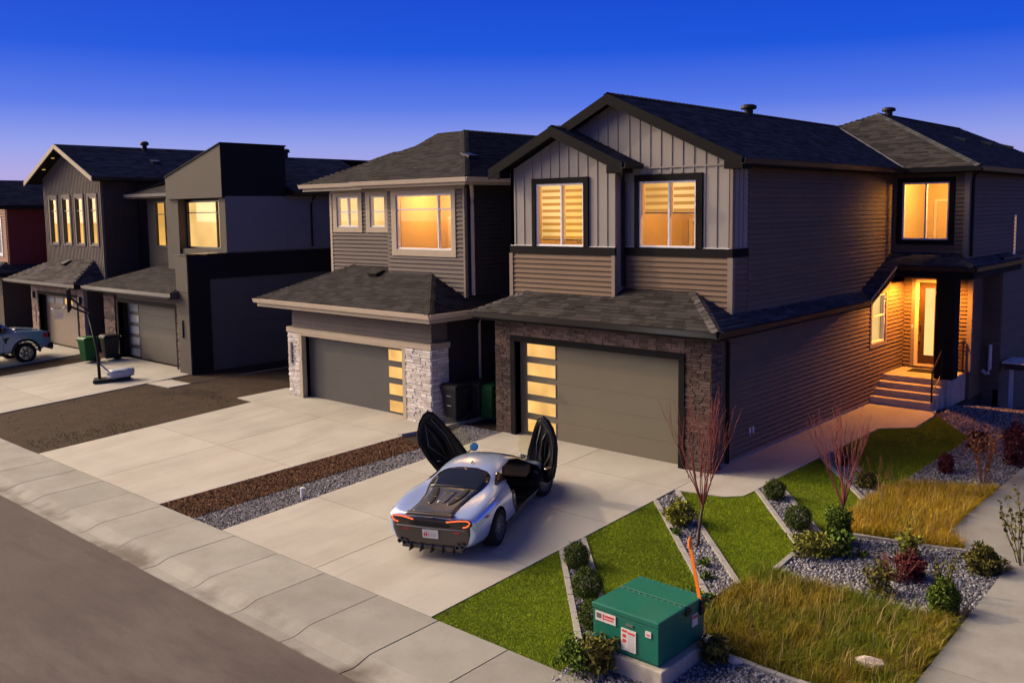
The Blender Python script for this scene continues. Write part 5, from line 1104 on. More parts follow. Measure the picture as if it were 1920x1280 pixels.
# cabin
def pad(name, pts, d, m, bev=.04): o = build(name, MB().prism(pts, d), m, car, smooth=True, bevel=bev); return o
for s in (-1,1):
    pad("seat_base", [(s*.36-.22,1.20,.30),(s*.36-.22,1.72,.34),(s*.36-.22,1.72,.44),(s*.36-.22,1.20,.40)], (.44,0,0), "leather_black")
    pad("seat_back", [(s*.36-.21,1.02,.36),(s*.36-.21,1.22,.38),(s*.36-.21,1.03,.90),(s*.36-.21,.93,.90)], (.42,0,0), "leather_black")
    pad("head_rest", [(s*.36-.13,.95,.88),(s*.36-.13,1.06,.88),(s*.36-.13,1.02,1.05),(s*.36-.13,.94,1.05)], (.26,0,0), "leather_tan", .03)
pad("dashboard", [(-.70,2.15,.55),(-.70,2.48,.55),(-.70,2.48,.80),(-.70,2.22,.78)], (1.4,0,0), "leather_tan", .05)
pad("centre_console", [(-.10,1.2,.27),(-.10,2.3,.27),(-.10,2.3,.62),(-.10,1.2,.42)], (.2,0,0), "leather_black", .03)
build("headliner", MB().box(-.50,.50,1.15,1.75,1.085,1.10), "leather_tan", car)
build("seat_bolster", MB().tube([(.08,1.42,.90),(.56,1.42,.92)], .075, 12), "leather_tan", car, smooth=True)
sw = MB(); [sw.tube([(-.36+.17*math.cos(a),2.02-.05*math.sin(a),.72+.17*math.sin(a)), (-.36+.17*math.cos(a+.33),2.02-.05*math.sin(a+.33),.72+.17*math.sin(a+.33))], .014, 6) for a in np.arange(0,6.28,.3307)]; build("steering_wheel", sw, "leather_black", car)
drape("windscreen", 'top', sym([(1.85,.46),(2.1,.52),(2.4,.56),(2.62,.50)]), "car_glass", .006, 12, 10)
# doors, swung up
DO = [(-.10,.34),(.0,.14),(.18,.0),(.50,-.04),(.93,-.03),(1.13,.06),(1.29,.21),(1.40,.37),(1.42,.49),(1.35,.565),(1.12,.62),(.80,.675),(.50,.72),(.18,.74),(-.06,.68)]
DW = [(1.28,.57),(1.16,.76),(1.0,.88),(.75,.96),(.50,.97),(.28,.90),(.12,.72)]
def door(o, Ld, Hd, s):
    Ld, Hd = Vector(Ld).normalized(), Vector(Hd); Hd = (Hd-Ld*Hd.dot(Ld)).normalized(); Td = Ld.cross(Hd)
    if Td.y < 0: Td = -Td
    o = Vector(o); P = lambda l, h, t: o+Ld*l+Hd*h+Td*(t+.10*math.sin(max(0,min(1,(h+.05)/.65))*math.pi)*.6-.05*(l-.7)**2-max(0,h-.55)*.55)
    cx = (.74,.36); n = len(DO); b = MB(); vs_ = []
    for t, k in ((.055,1.0),(.07,.9),(.075,.55)): vs_ += [P(cx[0]+(l-cx[0])*k, cx[1]+(h-cx[1])*k, t) for l, h in DO]
    vs_.append(P(*cx,.078)); f = [(r*n+i, r*n+(i+1) % n, (r+1)*n+(i+1) % n, (r+1)*n+i) for r in (0,1) for i in range(n)]+[(2*n+i, 2*n+(i+1) % n, 3*n) for i in range(n)]
    b.add(vs_, f); sk = build("door_skin", b, "car_paint", car, smooth=True)
    b = MB(); vs_ = []
    for t, k in ((.056,1.0),(-.02,.985),(-.055,.92),(-.06,.80),(-.035,.74),(-.035,.45)): vs_ += [P(cx[0]+(l-cx[0])*k, cx[1]+(h-cx[1])*k, t) for l, h in DO]
    vs_.append(P(*cx,-.04)); f = [(r*n+i, r*n+(i+1) % n, (r+1)*n+(i+1) % n, (r+1)*n+i) for r in range(5) for i in range(n)]+[(5*n+i, 5*n+(i+1) % n, 6*n) for i in range(n)]
    b.add(vs_, f); inner = build("door_inner", b, "leather_black", car, smooth=True); inner.data.set_sharp_from_angle(angle=R(28))
    build("door_seal", MB().tube([P(l,h,-.02) for l, h in DO]+[P(*DO[0],-.02)], .016, 6), "rubber", inner, smooth=True)
    build("arm_rest", MB().tube([P(.35,.33,-.06),(P(.6,.36,-.10)),P(.95,.34,-.10),P(1.15,.30,-.06)], [.02,.045,.045,.02], 8), "leather_black", inner, smooth=True)
    for (l0,h0),(l1,h1),(l2,h2) in (((.30,.30),(.75,.12),(1.20,.30)),((.25,.52),(.75,.55),(1.25,.46))): build("trim_strip", MB().tube([P(l0,h0,-.058),P(l1,h1,-.062),P(l2,h2,-.058)], .012, 6), "alloy_satin", inner, smooth=True)
    build("speaker_grille", MB().lathe([(.07,0),(.06,.012),(0,.014)], (0,0,0), 'z', 16), "alloy_dark", inner, origin=(0,0,0)).location = P(.35,.16,-.075)
    build("latch", MB().box(-.02,.02,-.03,.03,-.05,.05), "steel", inner, origin=(0,0,0)).location = P(1.33,.40,.0)
    g = MB(); pts = [P(l,h,.02) for l, h in DW]+[P(.05,.50,.02),P(1.30,.53,.02)]; g.poly(pts[::-1] if s < 0 else pts); build("door_glass", g, M_tint, car)
    tip = P(1.36,.46,.02); build("door_catch", MB().tube([tip, tip+Ld*.05, tip+Ld*.07+Hd*.05], .02, 6), "car_black", car)
    mc = P(.22,.93,.12); mh = MB(); mh.lathe([(.0,-.06),(.05,-.055),(.085,-.02),(.092,.02),(.085,.03)], (0,0,0), 'z', 18)
    mo = build("door_mirror", mh, "car_black", car, smooth=True, origin=(0,0,0)); aim = Vector((.35,-.85,.45)) if s < 0 else Vector((.1,.4,.9)); mo.rotation_euler = aim.to_track_quat('Z','Y').to_euler(); mo.location = mc
    gm = build("mirror_glass", MB().lathe([(.076,.031),(0,.032)], (0,0,0), 'z', 18), "mirror_sky_tint", mo, origin=(0,0,0))
    build("mirror_stalk", MB().tube([P(.18,.74,.03), mc], .014, 6), "car_black", car)
    build("door_hinge", MB().tube([P(.05,.30,0), Vector((s*.80,2.40,.62))], .03, 8), "alloy_dark", car)
def tint():
    m = bpy.data.materials.new("tinted_glass"); m.use_nodes = True; t = m.node_tree; t.nodes.clear(); MATS["tinted_glass"] = m
    tr = N(t, "ShaderNodeBsdfTransparent"); tr.inputs[0].default_value = (.93,.93,.78,1); gl = N(t, "ShaderNodeBsdfGlossy"); gl.inputs["Roughness"].default_value = .02; mx = N(t, "ShaderNodeMixShader"); mx.inputs[0].default_value = .06
    t.links.new(tr.outputs[0], mx.inputs[1]); t.links.new(gl.outputs[0], mx.inputs[2]); o = N(t, "ShaderNodeOutputMaterial"); t.links.new(mx.outputs[0], o.inputs[0]); return m
M_tint = tint()
door((-1.26,2.20,.40), (-.36,-.28,.88), (.74,.50,.33), -1)
door((1.14,2.50,.30), (.20,-.27,.94), (-.76,.50,.25), 1)
# ------------------------------------------------------------------ pickup truck
tk = empty("pickup_truck", (-30.55,-8.15,gz(-4.2)), "light blue pickup truck parked nose-in by the tan garage", "truck")
TO = ORG[tk.name].copy(); ORG[tk.name] = Vector((0,0,0))
def arch(yc, r, n=10, z0=.42): return [(yc+r*math.cos(a), z0+r*math.sin(a)) for a in np.linspace(math.pi, 0, n)]
prof_t = [(0,.62),(.55,.55)]+arch(1.25,.53)+[(1.9,.50),(4.25,.50)]+arch(4.90,.53)+[(5.60,.58),(5.80,.66),(5.88,.80),(5.88,1.12),(5.80,1.24),(5.62,1.29),(4.55,1.36),(4.5,1.34),(2.0,1.34),(1.95,1.38),(0.02,1.38)]
tb = build("body", MB().prism([(-.98,y,z) for y, z in prof_t], (1.96,0,0)), "truck_paint", tk, bevel=.05)
cabv = [(-.90,2.0,1.33),(.90,2.0,1.33),(.90,4.62,1.35),(-.90,4.62,1.35),(-.72,2.18,1.93),(.72,2.18,1.93),(.72,3.72,1.95),(-.72,3.72,1.95)]
build("cab", MB().add(cabv, [(0,3,2,1),(4,5,6,7),(0,1,5,4),(1,2,6,5),(2,3,7,6),(3,0,4,7)]), "truck_paint", tk, bevel=.05)
for s in (-1,1):
    g = lambda y, k: s*(.912-.18*k)
    for ya, yb, yc, yd in ((2.20,3.05,3.05,2.28),(3.12,4.35,3.70,3.12)):
        build("side_window", MB().add([(g(0,.08),ya,1.40),(g(0,.08),yb,1.40),(g(0,.9),yc,1.88),(g(0,.9),yd,1.88)], [(0,1,2,3) if s > 0 else (3,2,1,0)]), "car_glass", tk)
    mr_ = build("door_mirror", MB().box(s*1.06-.12,s*1.06+.12,3.95,4.12,1.36,1.58), "car_black", tk, bevel=.03); build("mirror_arm", MB().box(s*.93-.06,s*.93+.06,3.98,4.06,1.38,1.44), "car_black", mr_)
    build("headlight", MB().box(s*.80-.17,s*.80+.185,5.66,5.90,.98,1.20), "car_black", tk, bevel=.03); build("lamp_lens", MB().box(s*.985-.01,s*.985+.012,5.60,5.78,1.0,1.17), "reflector_red", tk)
    fl = MB(); 
    for yc in (1.25,4.90): fl.tube([(s*.985,y,z) for y, z in arch(yc,.55,14)], .05, 6)
    each("fender_flare", fl, "bin_black", tk, smooth=True)
    build("fender_vent", MB().prism([(s*.985,4.05,1.10),(s*.985,4.22,1.14),(s*.985,4.30,1.12),(s*.985,4.18,1.02),(s*.985,4.16,.88),(s*.985,4.10,.90)], (s*.012,0,0)), "bin_black", tk)
    build("door_gap", MB().box(s*.982-.004,s*.982+.004,4.02,4.032,.55,1.34), "interior_dark", tk); build("door_handle", MB().box(s*.995-.02,s*.995+.02,3.05,3.30,1.20,1.24), "truck_paint", tk)
    build("side_step", MB().box(s*.93-.09,s*.93+.09,1.95,4.2,.40,.46), "bin_black", tk)
    for yc in (1.25,4.90): w_ = wheel(tk, (s*.86,yc,.42), .42, .29, s, nsp=6)
build("windscreen", MB().add([(-.80,4.55,1.40),(.80,4.55,1.40),(.66,3.80,1.90),(-.66,3.80,1.90)], [(0,1,2,3)]), "car_glass", tk)
build("hood_bulge", MB().prism([(-.55,4.6,1.36),(-.55,5.6,1.30),(-.55,5.55,1.33),(-.55,4.65,1.40)], (1.1,0,0)), "truck_paint", tk, bevel=.02); build("hood_vent", MB().box(-.35,.35,4.75,5.0,1.39,1.405), "bin_black", tk)
build("grille", MB().box(-.62,.62,5.86,5.90,.80,1.16), "bin_black", tk, bevel=.02); build("front_bumper", MB().box(-.97,.97,5.78,6.02,.50,.76), "bin_black", tk, bevel=.05); build("tow_hook", MB().box(.70,.76,5.95,6.06,.44,.52), "bin_black", tk)
build("bed_opening", MB().box(-.80,.80,.1,1.9,1.381,1.39), "interior_dark", tk)

# ------------------------------------------------------------------ green service cabinet
x0, x1, y0, y1, zb, zt = 3.47, 4.54, -8.03, -6.87, -.17, .45
tf = empty("transformer_box", ((x0+x1)/2,(y0+y1)/2,-.42), "green metal transformer cabinet on a concrete pad by the lawn", "cabinet")
cab_ = build("cabinet_body", MB().box(x0,x1,y0,y1,zb+.03,zt-.09), "green_box", tf, bevel=.012)
build("plinth", MB().box(x0+.02,x1-.02,y0+.02,y1-.02,zb,zb+.03), "green_box", tf)
for nm, ya, yb in (("lid",y0-.012,-7.36),("rear_lid",-7.352,y1+.012)): build(nm, MB().box(x0-.014,x1+.014,ya,yb,zt-.09,zt), "green_box", tf, bevel=.018)
build("hinge_strip", MB().tube([(x0,-7.356,zt+.003),(x1,-7.356,zt+.003)], .010, 6), "green_box", tf)
for k in range(11): build("bolt", MB().lathe([(.011,0),(.011,.008),(0,.010)], (x0+.06+.095*k,-7.40+.004*(k % 2),zt), n=8), "steel", tf); build("bolt", MB().lathe([(.009,0),(.009,.006),(0,.008)], (x0+.06+.095*k,y1-.04,zt), n=8), "steel", tf)
build("latch_handle", MB().box(x1+.014,x1+.04,-7.40,-7.28,.33,.42), "bin_black", tf); build("bracket", MB().box(x1+.014,x1+.05,-7.02,-6.94,.22,.44), "bin_black", tf)
build("marker_stake", MB().prism([(x1-.005,-7.00,.34),(x1+.055,-7.00,.34),(x1-.155,-6.97,1.16),(x1-.205,-6.97,1.16)], (0,.012,0)), "orange_flex", tf); build("stake_tip", MB().tube([(x1-.18,-6.96,1.12),(x1-.19,-6.95,1.22),(x1-.185,-6.95,1.27)], [.03,.03,.012], 8), "orange_flex", tf)
s1 = build("warning_sign", MB().box(3.52,3.86,y0-.016,y0-.001,.21,.34), "sign_white", tf)
build("sign_print", MB().box(3.54,3.62,y0-.019,y0-.0165,.25,.32), "sign_ink", s1); build("sign_print", MB().box(3.645,3.665,y0-.019,y0-.0165,.235,.325), "sign_red", s1); build("sign_print", MB().box(3.68,3.83,y0-.019,y0-.0165,.285,.315), "sign_red", s1); build("sign_print", MB().box(3.68,3.82,y0-.019,y0-.0165,.25,.268), "sign_red", s1)
s2 = build("notice_label", MB().box(3.95,4.19,y0-.016,y0-.001,-.08,.22), "sign_white", tf)
for a, b, c, d, m in ((3.965,4.045,.175,.205,"sign_red"),(4.06,4.175,.165,.190,"sign_red"),(3.975,4.03,.10,.145,"sign_red"),(3.975,4.03,.03,.075,"sign_red")): build("sign_print", MB().box(a,b,y0-.019,y0-.0165,c,d), m, s2)
for k in range(9): build("sign_print", MB().box(4.06,4.14+.03*random.random(),y0-.019,y0-.0165,.145-.024*k,.155-.024*k), "sign_grey", s2)
s3 = build("label", MB().box(4.34,4.43,y0-.016,y0-.001,.21,.29), "sign_white", tf); build("sign_print", MB().box(4.36,4.41,y0-.019,y0-.0165,.235,.255), "sign_red", s3)
s4 = build("label", MB().box(x1+.001,x1+.014,-7.20,-7.06,.10,.27), "sign_white", tf); build("sign_print", MB().box(x1+.0142,x1+.017,-7.19,-7.07,.21,.25), "sign_red", s4)
build("maker_plate", MB().box(4.02,4.14,y0-.016,y0-.001,.27,.30), "steel", tf)
pad_ = build("pad", MB().box(x0-.06,x1+.10,y0-.07,y1+.14,-.50,zb-.002), "concrete_old", tf, bevel=.02)

# ------------------------------------------------------------------ basketball stand
F = Vector((-22.40,-3.40,gz(-3.4))); fd = Vector((-.45,-.893,0)); sd = Vector((.893,-.45,0)); Z = Vector((0,0,1))
hp = empty("basketball_hoop", F, "portable basketball hoop standing on the modern house driveway", "hoop")
b = MB(); q = [F+sd*.30-fd*1.05, F-sd*.30-fd*1.05, F-sd*.34+fd*.22, F+sd*.34+fd*.22]; b.prism([p+Z*.005 for p in q], Z*.13); build("base", b, "bin_black", hp, bevel=.04)
build("post", MB().tube([F+Z*.12, F+fd*.02+Z*1.2, F+fd*.24+Z*2.55], .055, 10), "bin_black", hp, smooth=True); build("brace", MB().tube([F-fd*.55+Z*.13, F+fd*.02+Z*.75], .018, 6), "steel", hp); build("brace", MB().tube([F-fd*.55+sd*.2+Z*.13, F+fd*.02+Z*.72], .018, 6), "steel", hp)
bc = F+fd*.86+Z*3.05
for s in (-1,1): build("arm", MB().tube([F+fd*.22+sd*s*.05+Z*2.50, bc-fd*.06+sd*s*.14-Z*.25], .025, 6), "bin_black", hp); build("arm", MB().tube([F+fd*.24+sd*s*.05+Z*2.62, bc-fd*.06+sd*s*.14+Z*.05], .025, 6), "bin_black", hp)
b = MB(); tl = fd*-.04; q = [bc+sd*.55-Z*.38, bc-sd*.55-Z*.38, bc-sd*.55+Z*.38, bc+sd*.55+Z*.38]; b.prism(q, fd*.02); bd = build("backboard", b, "sign_grey", hp)
b = MB(); [b.tube([q[i]-fd*.01, q[(i+1) % 4]-fd*.01], .03, 6) for i in range(4)]; b.tube([bc-fd*.02-Z*.38, bc-fd*.02+Z*.38], .02, 6); b.tube([bc+sd*.3-fd*.02-Z*.38, bc-sd*.05-fd*.02+Z*.38], .016, 6); build("board_frame", b, "bin_black", bd)
rc = bc+fd*.36-Z*.28; b = MB(); rp = [rc+fd*(.22*math.cos(a))+sd*(.22*math.sin(a)) for a in np.linspace(0,2*math.pi,21)]; b.tube(rp, .012, 6); b.tube([rc-fd*.22, bc-Z*.28], .03, 6); build("rim", b, "alloy_dark", hp)
b = MB()
for a in np.linspace(0,2*math.pi,15)[:-1]:
    for k in (-1,1): b.tube([rc+fd*(.22*math.cos(a))+sd*(.22*math.sin(a)), rc+fd*(.16*math.cos(a+k*.2))+sd*(.16*math.sin(a+k*.2))-Z*.20, rc+fd*(.13*math.cos(a))+sd*(.13*math.sin(a))-Z*.38], .008, 4)
build("net", b, "sign_white", hp)
bm = bmesh.new(); bmesh.ops.create_icosphere(bm, subdivisions=4, radius=1.0)
for v in bm.verts:
    c = v.co; k = 1+.10*math.sin(c.x*7+c.y*4)*math.sin(c.z*6+1)+.05*math.sin(c.y*15+c.x*9); sgn = lambda t: math.copysign(abs(t)**.55, t)
    v.co = Vector((sgn(c.x)*.44, sgn(c.y)*.22, max(-.13, sgn(c.z)*.16)))*k
me = bpy.data.meshes.new("ballast_bag"); bm.to_mesh(me); bm.free(); me.materials.append(MATS["bag_grey"]); me.polygons.foreach_set("use_smooth", [True]*len(me.polygons))
bg = bpy.data.objects.new("ballast_bag", me); COL.objects.link(bg); bg.location = F-fd*.72+sd*.12+Z*.31; bg.rotation_euler = (.06,-.08,math.atan2(-fd.y,-fd.x)+.1); tag(bg, "crumpled grey plastic bag weighing down the hoop base", "bag")

# ------------------------------------------------------------------ wheeled bins
def bin_(x, y, z, rot, m, label, sticker=False):
    o = empty("wheeled_bin", (x,y,z), label, "bin", "wheeled waste bins"); ORG[o.name] = Vector((0,0,0)); o.rotation_euler = (0,0,rot)
    b = MB(); b.add([(-.21,-.23,.08),(.21,-.23,.08),(.21,.23,.08),(-.21,.23,.08),(-.28,-.31,.95),(.28,-.31,.95),(.28,.31,.95),(-.28,.31,.95)], [(0,3,2,1),(0,1,5,4),(1,2,6,5),(2,3,7,6),(3,0,4,7),(4,5,6,7)]); build("tub", b, m, o, bevel=.03)
    build("lid", MB().prism([(-.30,-.34,.96),(-.30,.34,.98),(-.30,.30,1.05),(-.30,-.24,1.06),(-.30,-.34,1.0)], (.60,0,0)), m, o, bevel=.02); build("rim_band", MB().box(-.30,.30,-.33,.33,.89,.955), m, o, bevel=.012)
    build("handle", MB().tube([(-.24,.34,.93),(-.24,.42,.95),(.24,.42,.95),(.24,.34,.93)], .018, 6), m, o)
    for s in (-1,1): build("wheel", MB().lathe([(.12,-.03),(.13,0),(.12,.03)], (s*.26,.22,.13), 'x', 16), "rubber", o)
    if sticker:
        b = MB()
        for bb in ((-.14,.14,.80,.815),(-.14,.14,.62,.635),(-.14,-.125,.635,.80),(.125,.14,.635,.80),(-.09,.09,.70,.755),(-.10,.10,.65,.662)): b.box(bb[0],bb[1],-.305,-.298,bb[2],bb[3])
        st_ = build("label", b, "sign_white", o); st_.rotation_euler = (-.09,0,0); st_.location = (0,.06,0)
    for zz in (.45,.72): build("grip", MB().box(-.08,.08,-.30,-.26,zz,zz+.02), "sign_grey" if sticker else m, o)
    return o
bin_(-7.18,-.20,.05,.05,"bin_black","black wheeled bin with white square label beside the pale stone pillar",True); bin_(-6.98,.48,.05,.1,"bin_black","plain black wheeled bin behind the labelled bin between the houses"); bin_(-6.62,.62,0,.1,"bin_green","green wheeled bin in the gap between the two nearest houses")
bin_(-26.85,-1.85,gz(-1.85),.1,"bin_green","green wheeled bin on the driveway behind the basketball post"); bin_(-26.55,-1.1,gz(-1.1),-.1,"bin_black","black wheeled bin against the modern house garage stone")
bm = bmesh.new(); bmesh.ops.create_grid(bm, x_segments=24, y_segments=16, size=1)
for v in bm.verts: x, y = v.co.x, v.co.y; v.co = Vector((x*.42, y*.26, .03+.13*(1-x*x)*(1-y*y)+.04*math.sin(x*9+y*5)*math.cos(y*11)))
me = bpy.data.meshes.new("tarp"); bm.to_mesh(me); bm.free(); me.materials.append(MATS["tarp_blue"]); me.polygons.foreach_set("use_smooth", [True]*len(me.polygons))
tp = bpy.data.objects.new("tarp", me); COL.objects.link(tp); tp.location = (-6.35,1.0,.02); tp.rotation_euler = (0,0,.6); tag(tp, "crumpled blue tarp lying in the gap between the houses", "tarp"); s_ = tp.modifiers.new("solid",'SOLIDIFY'); s_.thickness = .01

# ------------------------------------------------------------------ planting
def leaf_cloud(name, C, size, m, parent, up=0.0, long=1.5):
    n = len(C); a = rng.normal(size=(n,3)); a[:,2] += up; a /= np.linalg.norm(a, axis=1)[:,None]; b = np.cross(a, rng.normal(size=(n,3))); b /= np.linalg.norm(b, axis=1)[:,None]
    s = size*(.6+.8*rng.random(n)); A_, B_ = a*(s*long*.5)[:,None], b*(s*.5)[:,None]
    V = np.stack([C-A_, C+B_, C+A_, C-B_], 1).reshape(-1,3); Fq = np.arange(n*4).reshape(n,4)
    return big(name, V, Fq, m, parent, rng.random(n))
def ball_points(n, c, rx, rz, lump=.12, shell=.55):
    d = rng.normal(size=(n,3)); d /= np.linalg.norm(d, axis=1)[:,None]; r = shell+(1-shell)*rng.random(n)**.6
    k = 1+lump*(np.sin(d[:,0]*5+c[0]*7)*np.sin(d[:,1]*6+c[1]*3)+np.sin(d[:,2]*7+c[0]))+.10*rng.normal(size=n)
    P = d*(r*k)[:,None]*np.array([rx,rx,rz]); P[:,2] = np.maximum(P[:,2], -rz*.92); return P+np.array(c)
def bush(name, x, y, rx, rz, n, size, m, label, cat="shrub", lump=.12, up=0, long=1.5, lift=0, group=None, shell=.55, stems=5, sm="bark_trunk"):
    z = gz(y, x); o = empty(name, (x,y,z-.03), label, cat, group)
    leaf_cloud("foliage", ball_points(n, (x,y,z+rz*.85+lift), rx, rz, lump, shell), size, m, o, up, long)
    b = MB()
    for k in range(stems): a = 6.28*k/stems+random.random(); b.tube([(x,y,z-.03),(x+rx*.3*math.cos(a),y+rx*.3*math.sin(a),z+rz*.6+lift),(x+rx*.6*math.cos(a),y+rx*.6*math.sin(a),z+rz*1.1+lift)], [.016,.010,.004], 5)
    build("stems", b, sm, o); return o
G1 = "clipped ball shrubs in the gravel strips"
bush("ball_shrub", 1.39,-5.73,.215,.22,5200,.017,"bush_green","clipped ball shrub closest to the driveway edge and pavement",group=G1,lump=.02,shell=.80)
bush("ball_shrub", 2.22,-6.52,.24,.24,5800,.017,"bush_green","larger clipped ball shrub just behind the green cabinet",group=G1,lump=.02,shell=.80)
bush("ball_shrub", 2.90,-7.27,.22,.22,5000,.017,"bush_green","clipped ball shrub half hidden by the green cabinet",group=G1,lump=.02,shell=.80)
bush("ball_shrub", 2.64,-.80,.20,.205,4200,.018,"bush_green","clipped ball shrub at the strip end touching the side path",group=G1,lump=.02,shell=.80)
bush("ball_shrub", 3.68,-1.97,.235,.23,4800,.018,"bush_green","clipped ball shrub at the strip end beside the dark conical shrub",group=G1,lump=.02,shell=.80)
bush("golden_shrub", 1.80,-3.04,.27,.23,1700,.042,"bush_gold","variegated golden-green shrub beside the bare staked tree",lump=.2)
bush("golden_shrub", 4.40,-2.88,.34,.19,1700,.042,"bush_gold","low golden-green shrub spreading in front of the conical shrub",lump=.25)
bush("golden_shrub", 4.78,-2.68,.20,.24,500,.055,"leaf_green","small leafy green shrub right of the low golden shrub",lump=.3)
bush("conical_shrub", 4.55,-2.22,.22,.38,3600,.026,"pine_green","dark conical shrub wrapped round the second bare tree",lump=.15,up=.4,long=2.2)
bush("maroon_shrub", 6.02,-2.90,.21,.22,1400,.026,"leaf_maroon","maroon twiggy shrub in the middle of the gravel bed",lump=.3,long=3)
bush("barberry", 4.72,3.17,.17,.24,1500,.028,"leaf_maroon","small round maroon shrub in the rear gravel by the lawn",lump=.1)
bush("barberry", 4.72,5.60,.24,.27,1400,.030,"leaf_maroon","dark red shrub at the far corner of the lawn",lump=.2,long=2)
bush("barberry", 2.78,2.35,.18,.20,900,.028,"leaf_maroon","small maroon shrub in the strip farthest from the road",lump=.2)
bush("barberry", 5.72,4.80,.26,.55,1700,.034,"leaf_maroon","tall dark red shrub by the side street pavement",lump=.2,long=3,up=.6)
bush("dwarf_pine", 3.80,1.02,.20,.17,1300,.030,"leaf_olive","low olive shrub at the grass end of the farthest strip",lump=.2,long=2.5)
bush("dwarf_pine", 6.82,-3.86,.21,.28,4600,.022,"pine_green","bright green dwarf pine beside the long grass and pavement",lump=.06,up=.6,long=3.2)
bush("olive_shrub", 6.86,-2.02,.24,.22,1900,.034,"leaf_olive","olive shrub at the corner of gravel bed and pavement",lump=.3,up=.5,long=2.5)
bush("thin_shrub", 5.82,-3.72,.20,.28,650,.040,"leaf_olive","sparse olive shrub between maroon shrub and long grass",lump=.4)
bush("yellow_shrub", 5.72,-2.10,.16,.24,420,.048,"bush_gold","small yellow shrub against the edging under the amber grass",lump=.4)
bush("weed_clump", 3.42,-8.25,.30,.17,1300,.042,"leaf_green","leafy weed clump at the street side of the green cabinet","weeds",lump=.4)
bush("weed_clump", 3.72,-8.22,.22,.26,620,.040,"leaf_olive","brownish weed clump against the cabinet front","weeds",lump=.4,long=3,up=.5)
bush("weed_clump", 4.78,-7.02,.20,.17,600,.036,"leaf_olive","dark weed clump at the cabinet pad corner by the long grass","weeds",lump=.4,long=3)
bush("weed_clump", 3.72,-5.72,.20,.10,300,.05,"leaf_green","green weed clump where the staked tree strip meets the long grass","weeds",lump=.4)
for x, y, lb in ((2.02,-3.55,"tiny weed next to the variegated golden shrub"),(3.12,-4.42,"tiny weed halfway down the staked tree strip"),(3.42,-4.86,"tiny weed near the lower end of the staked tree strip"),(5.12,-2.55,"tiny yellow-green weed right of the conical shrub")): bush("seedling", x, y, .09,.06,60,.05,"leaf_green",lb,"weed",lump=.4,stems=3)
def twigs(mb, p, d, ln, r, depth, spread, upb, rate=.72):
    p = Vector(p); d = Vector(d).normalized(); q = p+d*ln*.5+Vector((random.uniform(-1,1),random.uniform(-1,1),0))*ln*.04; e = p+d*ln+Vector((random.uniform(-1,1),random.uniform(-1,1),0))*ln*.06
    mb.tube([p,q,e], [r,r*.85,r*.66], 5 if r > .006 else 4, cap=False)
    if depth == 0: return
    for k in range(random.choice((2,2,3)) if depth > 1 else 2):
        a = random.uniform(0,6.28); nd = (d+Vector((math.cos(a),math.sin(a),0))*spread*random.uniform(.5,1.2)+Vector((0,0,upb))).normalized()
        twigs(mb, p.lerp(e, random.uniform(.55,1)), nd, ln*rate*random.uniform(.8,1.15), r*.62, depth-1, spread*.9, upb, rate)
def bare_tree(x, y, trunk_h, h, nb, label, m, spread=.5):
    z = gz(y, x); o = empty("bare_tree", (x,y,z-.02), label, "tree"); lean = Vector((.10,.02,0))
    b = MB(); b.tube([(x,y,z-.03),(x+.02,y,z+.02),(x+lean.x*.5,y,z+trunk_h*.5),(x+lean.x,y+lean.y,z+trunk_h)], [.055,.032,.026,.022], 9); build("trunk", b, "bark_trunk", o, smooth=True)
    b = MB(); top = Vector((x+lean.x,y+lean.y,z+trunk_h))
    for k in range(nb):
        a = 6.28*k/nb+random.uniform(-.3,.3); s = spread*random.uniform(.35,1.1); d = Vector((math.cos(a)*s,math.sin(a)*s,1))
        twigs(b, top-Vector((0,0,random.uniform(0,.12))), d, (h-trunk_h)*random.uniform(.34,.46), .0115, 3, .24, .34)
    build("crown", b, m, o, smooth=True); return o
random.seed(21); bare_tree(2.58,-3.74,.78,2.95,12,"bare reddish staked tree in the gravel strip before the garage corner","twig_red",.40)
random.seed(4); bare_tree(4.51,-2.20,.72,2.60,10,"bare reddish tree rising from the dark conical shrub","twig_red",.46)
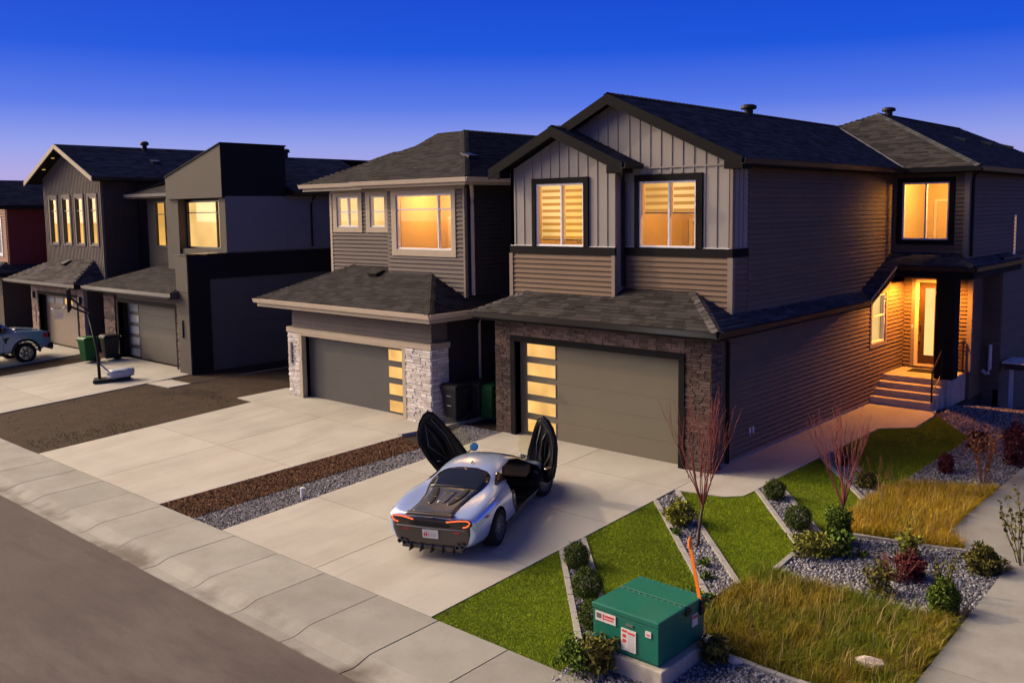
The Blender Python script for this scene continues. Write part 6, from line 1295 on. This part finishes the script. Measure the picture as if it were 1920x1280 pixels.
def twig_shrub(name, x, y, h, n, m, label, spread=.35, leaf=None, nl=0, ls=.04, cat="shrub", depth=2):
    z = gz(y, x); o = empty(name, (x,y,z-.02), label, cat); b = MB()
    for k in range(n):
        a = random.uniform(0,6.28); s = spread*random.uniform(.3,1.1); twigs(b, (x+.06*math.cos(a),y+.06*math.sin(a),z-.03), (math.cos(a)*s,math.sin(a)*s,1), h*random.uniform(.38,.55), .009, depth, .22, .25)
    build("branches", b, m, o)
    if leaf: V = np.array(b.v); V = V[V[:,2] > z+h*.15]; leaf_cloud("leaves", V[rng.integers(0,len(V),nl)]+rng.normal(size=(nl,3))*.02, ls, leaf, o)
    return o
twig_shrub("orange_shrub", 5.55,2.95,1.25,9,"twig_orange","tall orange-red upright shrub in the rear gravel bed",.42,"twig_orange",700,.035)
twig_shrub("pink_grass", 5.86,-3.12,.62,26,"twig_red","pinkish wispy clump left of the maroon shrub",.75,depth=1)
twig_shrub("tall_weed", 7.30,-1.42,1.35,9,"leaf_olive","tall leafy weed at the pavement edge in the corner",.5,"leaf_olive",620,.042,"weed")
twig_shrub("tall_weed", 6.62,-3.30,.75,4,"leaf_olive","slender stalky weed in the gravel above the dwarf pine",.35,"leaf_olive",120,.04,"weed")
twig_shrub("dry_grass", 7.04,-3.80,.42,46,"straw","pale dry grass tuft between dwarf pine and pavement",.5,cat="grass tuft",depth=0)
twig_shrub("dry_grass", 7.08,-1.86,.42,40,"straw","straw-coloured grass tuft behind the olive shrub",.9,cat="grass tuft",depth=0)
twig_shrub("stemmy_shrub", 3.98,.95,.80,7,"twig_orange","orange bare-stemmed shrub at the grass end of the farthest strip",.6,depth=2)
def boulder(x, y, r, sx, label):
    bm = bmesh.new(); bmesh.ops.create_icosphere(bm, subdivisions=2, radius=1)
    for v in bm.verts: v.co = Vector((v.co.x*sx*r, v.co.y*r*.7, v.co.z*r*.55))*(1+.16*math.sin(v.co.x*5+x)*math.cos(v.co.y*6)+random.uniform(-.05,.05))
    me = bpy.data.meshes.new("rock"); bm.to_mesh(me); bm.free(); me.materials.append(MATS["rock"]); o = bpy.data.objects.new("rock", me); COL.objects.link(o); o.location = (x,y,gz(y,x)+r*.3); o.rotation_euler = (0,0,.3); tag(o, label, "rock")
boulder(6.55,-5.95,.17,1.3,"pale flat rock lying in the long grass"); boulder(6.80,-5.86,.05,1.2,"small pebble right of the pale rock in the grass"); boulder(5.05,-6.93,.08,1.6,"small white rock by the cabinet pad and gravel"); boulder(5.55,5.30,.09,1.4,"white rock in the rear gravel near the tall red shrub")
